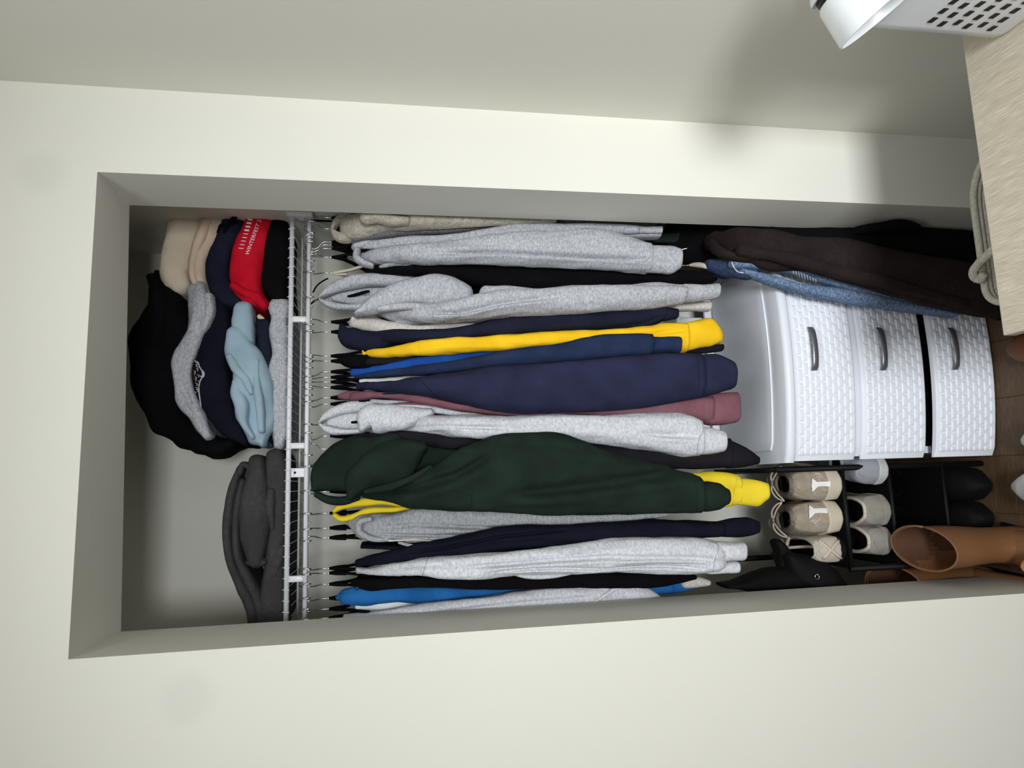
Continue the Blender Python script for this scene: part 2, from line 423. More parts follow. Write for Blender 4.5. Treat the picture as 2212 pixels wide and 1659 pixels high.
# ------------------------------------------------------------------ fabrics
HG = dict(heather=1.0)
M['heather'] = fabric('heather_grey_fleece', (196, 198, 204), (150, 152, 158), **HG)
M['heather_d'] = fabric('charcoal_heather_fleece', (120, 120, 122), (82, 82, 84), **HG)
M['heather_m'] = fabric('mid_heather_fleece', (176, 178, 181), (136, 138, 142), **HG)
M['ash'] = fabric('ash_heather_fleece', (222, 223, 228), (182, 184, 190), **HG)
M['oatmeal'] = fabric('oatmeal_heather', (218, 213, 206), (188, 183, 176), **HG)
M['sherpa'] = fabric('cream_sherpa', (244, 236, 218), (226, 216, 196), fuzz=1.0)
M['cream'] = fabric('cream_knit', (216, 203, 182), (202, 188, 166))
M['beige'] = fabric('beige_fleece', (222, 200, 178), (205, 182, 160))
M['navy'] = fabric('navy_fleece', (45, 48, 74), (36, 39, 60))
M['navy_d'] = fabric('midnight_fleece', (24, 25, 38), (18, 19, 30))
M['navy_s'] = fabric('slate_navy_fleece', (42, 54, 84), (32, 42, 66))
M['ink'] = fabric('ink_navy_fleece', (34, 37, 54), (26, 28, 42))
M['charcoal'] = fabric('charcoal_fleece', (36, 34, 40), (27, 26, 31))
M['blackf'] = fabric('black_fleece', (15, 14, 17), (10, 10, 12))
M['yellow'] = fabric('golden_yellow_fleece', (248, 202, 42), (236, 186, 28))
M['lemon'] = fabric('lemon_yellow_fleece', (246, 220, 60), (232, 204, 48))
M['royal'] = fabric('royal_blue_fleece', (34, 82, 168), (26, 66, 142))
M['blue'] = fabric('bright_blue_fleece', (42, 112, 180), (32, 92, 152))
M['mauve'] = fabric('mauve_fleece', (140, 96, 106), (120, 80, 90))
M['green'] = fabric('bottle_green_fleece', (34, 46, 40), (26, 36, 31))
M['white'] = fabric('white_jersey', (232, 232, 230), (218, 218, 216))
M['red'] = fabric('red_fleece', (206, 26, 48), (182, 16, 38))
M['skyblue'] = fabric('pale_blue_fleece', (162, 186, 200), (146, 170, 184))
M['towel'] = fabric('charcoal_terry', (86, 84, 86), (66, 64, 66), fuzz=.7)
M['brownfur'] = fabric('dark_brown_sherpa', (66, 54, 54), (40, 32, 32), fuzz=1.0)
M['denim'] = fabric('washed_denim', (128, 148, 176), (74, 94, 124), heather=1.2)
M['denim_d'] = fabric('dark_denim', (62, 78, 106), (42, 54, 78), heather=1.0)
M['whiteprint'] = plain('white_print', (232, 226, 226), .8)
M['thread'] = plain('silver_thread', (190, 190, 200), .5)
M['goldthread'] = plain('gold_thread', (200, 160, 70), .5)

def body(t, x, Yf, ztop, zbot, mat, hx=.013, seed=1, yb=.565):
    """the trunk of a hanging top: flat, in the plane of its hanger"""
    rings = []; y0 = Yf; yc = RAILY
    for k in range(15):
        s = k/14; z = ztop+(zbot-ztop)*s
        fr = min(1, .28+.72*min(1, s/.16)**.8); hf = (yc-y0)*fr; hb = (yb-yc)*fr
        hxx = hx*(.55+.45*min(1, s/.12))
        r = []
        for j in range(28):
            a = 2*math.pi*j/28; c, sn = math.cos(a), math.sin(a)
            p = np.array([x+hxx*sgnpow(c, .7), yc+(hb if sn > 0 else hf)*sgnpow(sn, .8), z])
            p[0] += .004*wob((0, p[1], p[2]), (0, 16, 4), seed)
            r.append(p)
        rings.append(r)
    V, F = loft(rings); return obj('body', mesh('body', V, F), mat, t)
CLOTHES = {}
def garment(key, name, label, mat, slices, cuff=None, Yd=None, df=.032, bodyargs=True, group='tops hanging from the closet rail', cat='sweatshirt', extra=(), hx=.012, seed=None, creases=1.3, amp=.0055, cuffmat=None, zbot=.93, grooves=()):
    seed = seed if seed is not None else len(CLOTHES)+1
    t = thing(name, label, cat, group)
    def dep(sl, i0=0):                     # shoulder slopes forward from the collar
        out = []
        for i, q in enumerate(sl):
            if len(q) == 4: out.append(q); continue
            s = min(1.0, max(0.0, (q[0]-slices[0][0])/150.0)); yd = RAILY-.05+(Yd-(RAILY-.05))*s**.75
            out.append((q[0], q[1], q[2], yd))
        return out
    sl = dep(slices)
    V, F = cloth(sl, df, df, seed=seed, c1='flat' if cuff else 'round', amp=amp, creases=creases, grooves=grooves, n=90 if grooves else 32, sub=10 if grooves else 7)
    obj('sleeve', mesh('sleeve', V, F), M[mat], t)
    if cuff:
        V, F = cloth(dep(cuff), df*.85, df*.85, seed=seed+3, c0='round', c1='open', amp=.0018, sub=5)
        obj('cuff', mesh('cuff', V, F), M[cuffmat or mat+'_rib'] if (cuffmat or mat+'_rib') in M else M[mat], t)
    if bodyargs:
        i = min(range(len(sl)), key=lambda i: abs(sl[i][0]-960)); q = sl[i]
        xw = at(q[0], (q[1]+q[2])/2, q[3])[0]; z0 = at(sl[0][0], sl[0][1], RAILY)[2]-.012
        body(t, xw, max(Yd+.025, .15), z0, zbot, M[mat], hx=hx, seed=seed)
    for e in extra:
        nm, pts, kw = e[0], e[1], dict(e[2]) if len(e) > 2 else {}
        mt = kw.pop('mat', mat); d = kw.pop('df', .02)
        kw.setdefault('seed', seed+17); kw.setdefault('amp', .003); kw.setdefault('sc', (22, 22, 14))
        V, F = cloth(pts, d, kw.pop('db', d), mode=kw.pop('mode', 'strand'), **kw)
        obj(nm, mesh(nm, V, F), M[mt], t)
    CLOTHES[key] = t
    return t
for k_ in ('heather', 'heather_m', 'ash', 'navy', 'navy_s', 'navy_d', 'yellow', 'lemon', 'mauve', 'green', 'ink', 'blackf', 'oatmeal', 'blue'):
    pass

garment('sherpa', 'fleece_jacket', 'fluffy cream fleece jacket hanging against the right jamb', 'sherpa',
  [(752, 466, 520), (780, 462, 514), (820, 460, 501), (880, 460, 497), (980, 462, 490), (1100, 468, 484), (1200, 474, 480)], Yd=.215, cat='jacket', creases=0, amp=.006, hx=.008,
  extra=[('collar', [(719, 497, 5, .33), (727, 481, 9, .33), (742, 472, 11, .33), (765, 468, 13, .32)], dict(df=.02, amp=.006)),
         ('collar', [(719, 501, 5, .32), (730, 511, 9, .31), (748, 514, 10, .31), (768, 508, 12, .31)], dict(df=.018, amp=.006)),
         ('lapel', [(790, 470, 14, .205), (815, 468, 12, .2), (845, 476, 11, .2), (880, 480, 8, .205)], dict(df=.02, amp=.006))])
garment('charc_h', 'sweatshirt', 'thin charcoal heather sweatshirt between the cream fleece jacket and a grey crewneck', 'heather_d',
  [(766, 512, 530), (800, 503, 524), (850, 499, 513), (960, 492, 507), (1080, 481, 494), (1200, 476, 487), (1330, 478, 488)], Yd=.25, hx=.006)
garment('grey2', 'sweatshirt', 'narrow grey crewneck with a doubled cuff nearest the cream fleece jacket', 'heather',
  [(764, 527, 541), (800, 520, 540), (850, 513, 537), (960, 506, 530), (1080, 490, 520), (1200, 484, 514), (1320, 486, 506), (1380, 489, 505)], [(1378, 489, 505), (1405, 489.5, 505), (1427, 489, 505)], Yd=.225, df=.02, hx=.007,
  extra=[('cuff', [(1300, 506, 8, .25), (1360, 511, 5.5, .25), (1421, 511, 5, .25)], dict(df=.02, c1='open'))])
garment('grey3', 'sweatshirt', 'grey crewneck with a long lengthwise crease, right of the black sweatshirt', 'heather',
  [(782, 549, 571), (800, 543, 571), (850, 533, 568), (960, 525, 571), (1080, 507, 573), (1200, 500, 577), (1310, 498, 582), (1360, 513, 587), (1400, 526, 590)], [(1396, 531, 590), (1430, 532, 591), (1450, 534, 592), (1464, 539, 583)], grooves=[([(930, 546), (1080, 543), (1200, 551), (1300, 557), (1410, 560)], 0.02, 4.5)], Yd=.17, creases=1.6,
  extra=[('collar', [(772, 540, 7, .29), (770, 555, 8, .28), (785, 568, 7, .27), (804, 575, 5, .26)], dict(df=.015)), ('collar', [(768, 533, 6, .29), (790, 528, 7, .29), (830, 525, 6, .28)], dict(df=.014))])
garment('black4', 'sweatshirt', 'black sweatshirt squeezed between the creased grey crewneck and the grey hoodie', 'blackf',
  [(795, 577, 592), (850, 564, 594), (960, 562, 602), (1080, 565, 624), (1200, 570, 630), (1320, 576, 625), (1440, 582, 620), (1530, 590, 612)], Yd=.24, hx=.008, zbot=.72)
garment('grey5', 'hooded_sweatshirt', 'grey hoodie with an open hood and two draped hood folds', 'heather',
  [(805, 666, 680), (840, 660, 690), (900, 660, 698), (960, 655, 697), (1010, 645, 693), (1080, 627, 684), (1145, 625, 681), (1200, 621, 678), (1320, 616, 670), (1420, 608, 662), (1475, 611, 655)], [(1474, 615, 654), (1515, 616, 650), (1547, 614, 645)], grooves=[([(900, 676), (1000, 674), (1080, 655), (1200, 640)], 0.012, 4)], Yd=.155, cat='hoodie',
  extra=[('hood', [(691, 645, 3, .33), (712, 629, 10, .32), (755, 611, 14, .31), (820, 605, 13, .31), (890, 607, 13, .31), (970, 616, 10, .31)], dict(df=.02)),
         ('hood', [(722, 642, 9, .345), (765, 638, 20, .345), (820, 636, 28, .345), (880, 630, 26, .345), (930, 628, 16, .345)], dict(df=.012)),
         ('hood', [(691, 649, 3, .31), (712, 659, 7, .30), (750, 664, 6.5, .29), (800, 663, 7, .28)], dict(df=.015)),
         ('hood', [(770, 681, 5, .23), (790, 669, 13, .22), (835, 648, 22, .21), (900, 631, 30, .20), (965, 630, 34, .20), (1004, 640, 20, .21)], dict(df=.03, amp=.006)),
         ('hood', [(820, 668, 6, .185), (870, 662, 8, .18), (925, 663, 7, .18), (975, 656, 5, .18)], dict(df=.012)),
         ('shoulder', [(1050, 640, 22, .21), (1090, 632, 14, .2), (1145, 632, 8, .2)], dict(df=.02))])
garment('oat6', 'sweatshirt', 'oatmeal crewneck between the grey hoodie and the dark navy hoodie', 'oatmeal',
  [(762, 689, 712), (800, 690, 716), (850, 698, 722), (905, 704, 722), (960, 697, 716), (1040, 690, 706), (1110, 682, 695), (1300, 668, 682), (1450, 656, 673)], [(1450, 656, 672), (1490, 655, 672), (1529, 652, 673)], Yd=.235, hx=.007,
  extra=[('collar', [(762, 690, 5, .3), (775, 700, 9, .3), (800, 712, 5, .29)], dict(df=.014))])
garment('navy7', 'hooded_sweatshirt', 'dark navy hoodie with a bulky rolled collar, right of the golden yellow crewneck', 'ink',
  [(790, 712, 745), (850, 713, 743), (960, 713, 735), (1080, 689, 727), (1200, 677, 720), (1320, 670, 714), (1400, 661, 706), (1430, 662, 695)], [(1427, 664, 694), (1445, 666, 692), (1459, 668, 689)], grooves=[([(1330, 706), (1390, 698), (1430, 684)], 0.012, 4)], Yd=.195, cat='hoodie', hx=.009,
  extra=[('hood', [(738, 706, 5, .32), (746, 722, 17, .31), (775, 735, 23, .30), (815, 740, 18, .29), (855, 736, 7, .28)], dict(df=.03, amp=.006))])
garment('yellow8', 'sweatshirt', 'golden yellow crewneck with a creased cuff in front of the plastic drawers', 'yellow',
  [(786, 757, 771), (805, 755, 772), (850, 750, 771), (905, 737, 768), (960, 732, 765), (1040, 727, 760), (1120, 721, 753), (1200, 718, 748), (1320, 713, 744), (1400, 706, 750), (1440, 699, 760), (1480, 697, 762)], [(1478, 697, 761), (1505, 692, 754), (1532, 688, 749), (1552, 712, 742)], grooves=[([(1400, 722), (1440, 716), (1480, 714)], 0.01, 4)], Yd=.19, df=.028, hx=.008,
  extra=[('collar', [(786, 758, 5, .3), (790, 766, 6, .3), (800, 771, 4, .3)], dict(df=.01))])
garment('charc9', 'sweatshirt', 'charcoal sweatshirt left of the golden yellow crewneck, mostly hidden', 'charcoal',
  [(790, 772, 792), (850, 768, 790), (950, 764, 784), (1100, 752, 774), (1300, 745, 765), (1480, 745, 764)], [(1478, 746, 764), (1520, 745, 764), (1557, 744, 759)], Yd=.25, hx=.007,
  extra=[('collar', [(732, 779, 4, .33), (748, 780, 12, .32), (785, 781, 14, .31), (820, 779, 10, .31)], dict(df=.02, mat='blackf'))])
garment('royal10', 'sweatshirt', 'royal blue sweatshirt beside the golden yellow crewneck', 'royal',
  [(761, 797, 812), (790, 795, 811), (850, 783, 807), (900, 771, 801), (960, 765, 796), (1040, 756, 786), (1110, 748, 770), (1200, 745, 757)], Yd=.225, hx=.006, df=.024)
garment('slate11', 'sweatshirt', 'slate navy crewneck overlapping the golden yellow cuff', 'navy_s',
  [(768, 809, 819), (800, 804, 819), (850, 797, 815), (905, 790, 812), (960, 783, 808), (1080, 758, 796), (1200, 742, 788), (1300, 724, 776), (1350, 721, 770), (1404, 723, 767)], [(1402, 727, 764), (1440, 727.5, 763), (1464, 728, 763)], Yd=.165, df=.03, hx=.006)
garment('white12', 'shirt', 'thin white shirt wedged between the two navy crewnecks', 'white',
  [(778, 819, 827), (800, 817, 829), (850, 814, 827), (900, 808, 821), (960, 805, 813), (1010, 802, 807)], Yd=.22, df=.014, hx=.004, cat='shirt')
garment('navy13', 'sweatshirt', 'broad plain navy crewneck in the middle of the rail', 'navy',
  [(772, 829, 842), (800, 826, 843), (850, 823, 847), (900, 815, 852), (960, 806, 864), (1040, 798, 882), (1080, 792, 889), (1140, 785, 893), (1200, 781, 892), (1320, 770, 887), (1440, 765, 876), (1510, 766, 862)], [(1508, 766, 861), (1550, 767, 850), (1577, 780, 842)], Yd=.12, df=.04, hx=.008, creases=.4)
garment('mauve14', 'sweatshirt', 'mauve sweatshirt behind the broad navy crewneck', 'mauve',
  [(760, 849, 866), (800, 846, 862), (850, 847, 863), (900, 850, 872), (960, 854, 882), (1020, 862, 891), (1080, 870, 899), (1140, 876, 901), (1250, 874, 897), (1350, 868, 900), (1450, 862, 906), (1533, 856, 918)], [(1531, 852, 918), (1560, 849, 917), (1588, 848, 913)], Yd=.175, df=.03, hx=.008,
  extra=[('collar', [(733, 857, 5, .34), (745, 856, 9, .33), (775, 853, 9, .33)], dict(df=.015))])
garment('pale15', 'shirt', 'thin pale grey shirt between the mauve sweatshirt and the pale grey hoodie', 'ash',
  [(790, 860, 869), (815, 862, 872), (870, 866, 882), (930, 872, 892), (1000, 882, 899), (1050, 890, 900)], Yd=.215, df=.014, hx=.004, cat='shirt')
garment('pale16', 'hooded_sweatshirt', 'pale grey hoodie with a twisted open hood, right of the dark green hoodie', 'ash',
  [(845, 918, 930), (900, 904, 937), (960, 899, 943), (1020, 898, 947), (1080, 899, 948), (1200, 896, 952), (1320, 894, 962), (1430, 892, 976), (1480, 894, 986), (1508, 906, 985)], [(1504, 921, 983), (1530, 924, 981), (1557, 931, 977)], grooves=[([(1370, 935), (1450, 940), (1515, 942)], 0.016, 5), ([(860, 925), (960, 921), (1100, 925)], 0.008, 4)], Yd=.155, df=.036, cat='hoodie',
  extra=[('hood', [(691, 913, 3, .33), (706, 899, 9, .33), (745, 883, 13, .32), (800, 877, 12, .32), (860, 881, 9, .31), (930, 888, 7, .3)], dict(df=.02)),
         ('hood', [(712, 914, 8, .335), (745, 909, 18, .335), (800, 905, 22, .335), (850, 896, 12, .33)], dict(df=.012)),
         ('hood', [(691, 917, 3, .31), (708, 928, 8, .3), (740, 933, 6, .3), (785, 931, 5, .29)], dict(df=.015)),
         ('hood', [(782, 928, 8, .25), (792, 908, 24, .24), (830, 905, 30, .23), (880, 902, 22, .22), (930, 892, 9, .22)], dict(df=.028, amp=.007)),
         ('hood', [(800, 884, 6, .23), (850, 882, 7, .22), (905, 880, 6, .22), (935, 887, 7, .22), (925, 898, 5, .22)], dict(df=.012))])
garment('black17', 'hooded_sweatshirt', 'black hoodie showing its cuff just below the pale grey cuff', 'charcoal',
  [(765, 935, 945), (850, 932, 952), (950, 934, 968), (1030, 942, 972), (1200, 948, 1003), (1350, 962, 1013), (1450, 966, 1014), (1540, 944, 1013), (1572, 948, 1011)], [(1570, 950, 1011), (1600, 962, 1011), (1633, 985, 1003)], Yd=.205, cat='hoodie', hx=.008,
  extra=[('hood', [(724, 965, 5, .33), (745, 962, 11, .32), (790, 955, 14, .31)], dict(df=.02))])
garment('green18', 'hooded_sweatshirt', 'large dark green hoodie with a hanging hood, widest top on the rail', 'green',
  [(780, 1060, 1073), (830, 1050, 1084), (900, 1030, 1096), (960, 990, 1102), (1020, 958, 1107), (1080, 938, 1110), (1140, 934, 1111), (1200, 934, 1112), (1300, 966, 1113), (1400, 1000, 1113), (1470, 1017, 1113), (1505, 1030, 1111)], [(1502, 1042, 1105), (1535, 1040, 1104), (1550, 1043, 1101), (1562, 1053, 1092)], grooves=[([(1090, 1066), (1200, 1058), (1300, 1046), (1400, 1030), (1500, 1012)], 0.024, 11), ([(800, 1066), (900, 1052), (980, 1030), (1060, 985)], 0.02, 10)], Yd=.10, df=.045, cat='hoodie', hx=.012, creases=.8, amp=.006,
  extra=[('hood', [(680, 1058, 6, .29), (693, 1042, 26, .28), (720, 1022, 48, .27), (765, 1004, 56, .26), (815, 980, 44, .25), (855, 955, 20, .24)], dict(df=.04, amp=.012)),
         ('hood', [(757, 1074, 8, .18), (775, 1046, 28, .17), (815, 1012, 46, .16), (858, 992, 44, .15), (895, 976, 28, .15), (913, 968, 12, .15)], dict(df=.035, amp=.012)),
         ('hood', [(850, 975, 30, .25), (900, 985, 38, .23), (950, 990, 30, .22), (985, 985, 14, .2)], dict(df=.03, amp=.008)),
         ('hood', [(684, 1068, 7, .24), (708, 1079, 9, .23), (742, 1082, 9, .22), (772, 1074, 8, .21)], dict(df=.018)),
         ('hood', [(790, 1062, 6, .13), (840, 1052, 9, .12), (885, 1036, 8, .12), (930, 1010, 6, .12)], dict(df=.014))])
garment('lemon19', 'sweatshirt', 'lemon yellow sweatshirt behind the dark green hoodie', 'lemon',
  [(900, 1082, 1100, .25), (1100, 1078, 1106, .2), (1300, 1060, 1104, .19), (1430, 1034, 1102, .18), (1510, 1023, 1100, .175), (1570, 1023, 1095, .17), (1592, 1030, 1092, .17)], [(1588, 1034, 1091, .17), (1620, 1035, 1092, .17), (1638, 1038, 1092, .17), (1651, 1043, 1082, .17)], Yd=.175, df=.028, hx=.007,
  extra=[('collar', [(722, 1104, 5, .33), (740, 1092, 9, .32), (780, 1085, 10, .31), (830, 1083, 9, .3), (885, 1090, 10, .29), (925, 1094, 6, .28)], dict(df=.018)),
         ('collar', [(722, 1112, 5, .31), (736, 1120, 6, .3), (762, 1116, 6, .3), (790, 1105, 7, .29), (850, 1101, 7, .28), (915, 1098, 6, .27)], dict(df=.012))])
garment('grey20', 'sweatshirt', 'mid grey sweatshirt with a loose drawcord, left of the dark green hoodie', 'heather_m',
  [(757, 1121, 1141), (772, 1113, 1158), (800, 1109, 1167), (850, 1107, 1169), (900, 1097, 1170), (960, 1095, 1166), (1020, 1096, 1154), (1080, 1098, 1141), (1200, 1100, 1139), (1300, 1100, 1136), (1400, 1102, 1124), (1440, 1108, 1115)], grooves=[([(830, 1140), (900, 1134), (1000, 1139), (1200, 1137)], 0.014, 3.5), ([(800, 1152), (900, 1158), (1000, 1156)], 0.012, 3)], Yd=.205, df=.028, hx=.009, creases=1.6,
  extra=[('collar', [(800, 1121, 6, .24), (778, 1128, 8, .25), (776, 1146, 8, .25), (795, 1160, 7, .24), (850, 1165, 5, .23)], dict(df=.012)),
         ('drawcord', [(840, 1168, 2.2, .19), (900, 1166, 1.8, .19), (955, 1170, 1.6, .19)], dict(df=.003, mat='oatmeal', amp=0)),
         ('drawcord', [(862, 1172, 3, .2), (885, 1178, 4, .2), (905, 1181, 4, .2), (925, 1170, 3, .2), (918, 1166, 2, .2)], dict(df=.004, mat='heather_m', amp=0))])
garment('navy21', 'sweatshirt', 'midnight navy sweatshirt right of the pale grey crewneck with two cuffs', 'navy_d',
  [(770, 1209, 1224), (800, 1200, 1222), (850, 1187, 1216), (960, 1164, 1208), (1080, 1139, 1192), (1200, 1133, 1184), (1320, 1128, 1172), (1450, 1120, 1164), (1555, 1123, 1160)], [(1552, 1126, 1159), (1600, 1118, 1160), (1620, 1118, 1158), (1632, 1123, 1153)], grooves=[([(860, 1196), (960, 1184), (1080, 1160), (1230, 1144)], 0.012, 3.5)], Yd=.165, df=.03, hx=.009)
garment('pale22', 'sweatshirt', 'pale grey crewneck showing two cuffs, just right of the black sweatshirt near the left jamb', 'ash',
  [(772, 1222, 1239), (800, 1222, 1242), (850, 1215, 1243), (905, 1206, 1246), (960, 1201, 1249), (1020, 1195, 1250), (1080, 1189, 1246), (1200, 1176, 1241), (1300, 1166, 1238), (1400, 1160, 1239), (1500, 1161, 1241), (1540, 1167, 1240)], grooves=[([(1000, 1226), (1080, 1221), (1200, 1210), (1310, 1204), (1430, 1206), (1545, 1209)], 0.018, 4), ([(1060, 1236), (1200, 1227), (1350, 1229), (1530, 1233)], 0.01, 2.5)], Yd=.135, df=.036, hx=.009, creases=2.0,
  extra=[('cuff', [(1540, 1192, 23, .13), (1570, 1191, 21, .13), (1601, 1191, 20, .13)], dict(df=.026, c1='open', amp=.0018)), ('cuff', [(1530, 1226, 15, .15), (1560, 1225, 13, .15), (1588, 1224, 13, .15)], dict(df=.022, c1='open', amp=.0018)),
         ('hem', [(1105, 1238, 3, .17), (1140, 1243, 7, .165), (1180, 1243, 7, .165), (1235, 1236, 3, .17)], dict(df=.02))])
garment('black23', 'sweatshirt', 'black sweatshirt between the pale grey crewneck and the bright blue one', 'blackf',
  [(760, 1252, 1262), (775, 1249, 1270), (850, 1243, 1270), (960, 1244, 1270), (1080, 1240, 1272), (1200, 1236, 1272), (1320, 1234, 1270), (1440, 1238, 1264), (1500, 1241, 1252)], Yd=.235, df=.024, hx=.008)
garment('blue24', 'sweatshirt', 'bright blue sweatshirt near the left jamb with its cuff showing lower down', 'blue',
  [(745, 1277, 1305), (780, 1269, 1309), (850, 1263, 1302), (920, 1261, 1303), (960, 1263, 1300), (1020, 1267, 1294), (1090, 1269, 1288), (1200, 1262, 1284), (1400, 1262, 1286), (1450, 1252, 1283)], [(1446, 1253, 1283), (1475, 1248, 1278), (1501, 1246, 1271)], Yd=.295, df=.022, hx=.008,
  extra=[('collar', [(729, 1291, 5, .33), (742, 1285, 10, .32), (765, 1278, 10, .31)], dict(df=.016)), ('shirt_cuff', [(1480, 1258, 12, .28), (1512, 1257, 11, .28), (1528, 1258, 7, .28)], dict(df=.014, mat='oatmeal'))])
garment('white25', 'shirt', 'white shirt between the bright blue sweatshirt and the leftmost grey one', 'white',
  [(772, 1304, 1316), (790, 1298, 1317), (850, 1290, 1315), (880, 1294, 1313), (915, 1302, 1310)], Yd=.30, df=.012, hx=.004, cat='shirt')
garment('ash26', 'sweatshirt', 'leftmost pale grey sweatshirt, its edge hidden by the left jamb', 'ash',
  [(745, 1327, 1338), (800, 1320, 1338), (850, 1312, 1338), (905, 1303, 1340), (960, 1297, 1338), (1040, 1288, 1334), (1120, 1277, 1328), (1200, 1268, 1322), (1280, 1260, 1316), (1335, 1255, 1310), (1370, 1259, 1305), (1410, 1276, 1302), (1428, 1290, 1300)], grooves=[([(900, 1330), (1100, 1306), (1290, 1290)], 0.008, 5)], Yd=.262, df=.028, hx=.008, creases=.8,
  extra=[('hem', [(1272, 1306, 3, .236), (1300, 1290, 4, .234), (1328, 1272, 5, .234), (1348, 1262, 4, .236)], dict(df=.005, amp=.0))])
for t in CLOTHES.values(): settle(t)

# ------------------------------------------------------------------ folded clothes on the shelf
PILE = {}
def fold(key, name, label, cat, mat, strands, group='folded clothes on the wire shelf', df=.035, db=.2, extra=(), amp=.007, sc=(10, 16, 26), sub=8):
    t = thing(name, label, cat, group)
    for i, st in enumerate(strands):
        nm, pts = st[0], st[1]; kw = dict(st[2]) if len(st) > 2 else {}
        d, b = kw.pop('df', df), kw.pop('db', db); mt = kw.pop('mat', mat)
        kw.setdefault('amp', amp); kw.setdefault('sc', sc); kw.setdefault('seed', len(PILE)*3+i+40); kw.setdefault('e', .75)
        kw.setdefault('fine', .002); kw.setdefault('fsc', (40, 50, 70))
        V, F = cloth(pts, d, b, mode='strand', n=36, sub=kw.pop('sub', sub), **kw)
        obj(nm, mesh(nm, V, F), M[mt], t)
    PILE[key] = t
    return t
# right pile, top to bottom (picture left to right)
fold('cream', 'folded_sweater', 'folded cream sweater on top of the right shelf pile', 'sweater', 'cream', [('folded_layer', [(408, 448, 40, .46), (399, 505, 37, .45), (383, 555, 34, .45), (380, 595, 33, .45), (393, 620, 22, .45)])])
fold('beige', 'folded_sweater', 'folded beige sweater under the cream one, draped at its left end', 'sweater', 'beige', [('folded_layer', [(482, 448, 34, .455), (455, 505, 27, .445), (434, 558, 22, .44), (431, 600, 20, .44), (444, 632, 13, .44), (470, 660, 6, .44)]), ('fold_lip', [(455, 470, 13, .43), (440, 505, 12, .42), (424, 550, 10, .42), (420, 600, 9, .42), (430, 628, 6, .42)], dict(df=.02, db=.05))])
fold('pnavy', 'folded_sweatshirt', 'folded dark navy sweatshirt above the red one, drawcord loops at its edge', 'sweatshirt', 'ink', [('folded_layer', [(524, 450, 25, .45), (503, 500, 25, .44), (479, 555, 26, .43), (474, 605, 26, .43), (495, 645, 24, .43), (520, 658, 10, .43)]),
   ('drawcord', [(470, 502, 2.5, .40), (478, 486, 2.5, .40), (486, 490, 2.5, .40), (484, 503, 2.5, .40), (490, 492, 2.5, .395), (500, 474, 3, .395), (508, 466, 3, .395), (506, 480, 3, .395), (494, 482, 3, .40)], dict(df=.003, db=.003, mat='blackf', amp=0, sub=5))])
red = fold('red', 'folded_sweatshirt', 'folded red sweatshirt with white lettering in the right shelf pile', 'sweatshirt', 'red', [('folded_layer', [(578, 450, 33, .45), (556, 505, 34, .43), (538, 560, 36, .42), (531, 602, 36, .42), (545, 638, 28, .42), (572, 660, 12, .42)]), ('fold_lip', [(505, 618, 8, .40), (530, 634, 10, .395), (555, 645, 12, .40), (572, 662, 8, .40)], dict(df=.02, db=.06))])
fold('pblack', 'folded_sweatshirt', 'folded black sweatshirt at the bottom of the right shelf pile', 'sweatshirt', 'blackf', [('folded_layer', [(612, 462, 17, .45), (601, 505, 25, .435), (597, 560, 29, .43), (598, 610, 29, .43), (608, 650, 19, .43)], dict(db=.22))])
# left pile
fold('lblack', 'folded_hoodie', 'bulky black hoodie slumped over the top of the left shelf pile', 'hoodie', 'blackf', [('folded_layer', [(345, 594, 10, .47), (346, 620, 25, .46), (360, 660, 40, .44), (358, 705, 55, .43), (345, 755, 60, .42), (336, 812, 53, .42), (345, 868, 46, .42), (377, 915, 38, .42), (420, 948, 28, .42), (470, 968, 21, .43), (508, 958, 10, .44)], dict(amp=.014, db=.15)), ('sleeve', [(330, 600, 10, .44), (345, 640, 14, .42), (352, 690, 16, .41), (340, 740, 16, .40)], dict(df=.025, db=.03))])
fold('lgrey', 'folded_sweatshirt', 'folded grey sweatshirt under the bulky black hoodie', 'sweatshirt', 'heather', [('folded_layer', [(428, 626, 22, .425), (438, 652, 26, .41), (437, 690, 25, .40), (420, 740, 22, .39), (402, 790, 22, .385), (400, 830, 23, .385), (412, 870, 21, .39), (434, 908, 18, .40), (455, 944, 10, .41)], dict(amp=.012, sc=(14, 20, 34), e=.6)), ('fold_lip', [(452, 640, 9, .39), (455, 672, 10, .38), (447, 702, 8, .38), (430, 730, 6, .385)], dict(df=.018, db=.05)), ('fold_lip', [(392, 800, 7, .37), (398, 835, 9, .365), (410, 868, 8, .37), (430, 900, 6, .38)], dict(df=.014, db=.04))])
lnavy = fold('lnavy', 'folded_sweatshirt', 'folded dark navy sweatshirt with silver embroidery in the left shelf pile', 'sweatshirt', 'navy_d', [('folded_layer', [(480, 662, 20, .43), (476, 700, 25, .42), (463, 750, 32, .405), (457, 800, 40, .40), (464, 850, 40, .40), (486, 900, 32, .41), (514, 938, 22, .42), (532, 956, 10, .42)])])
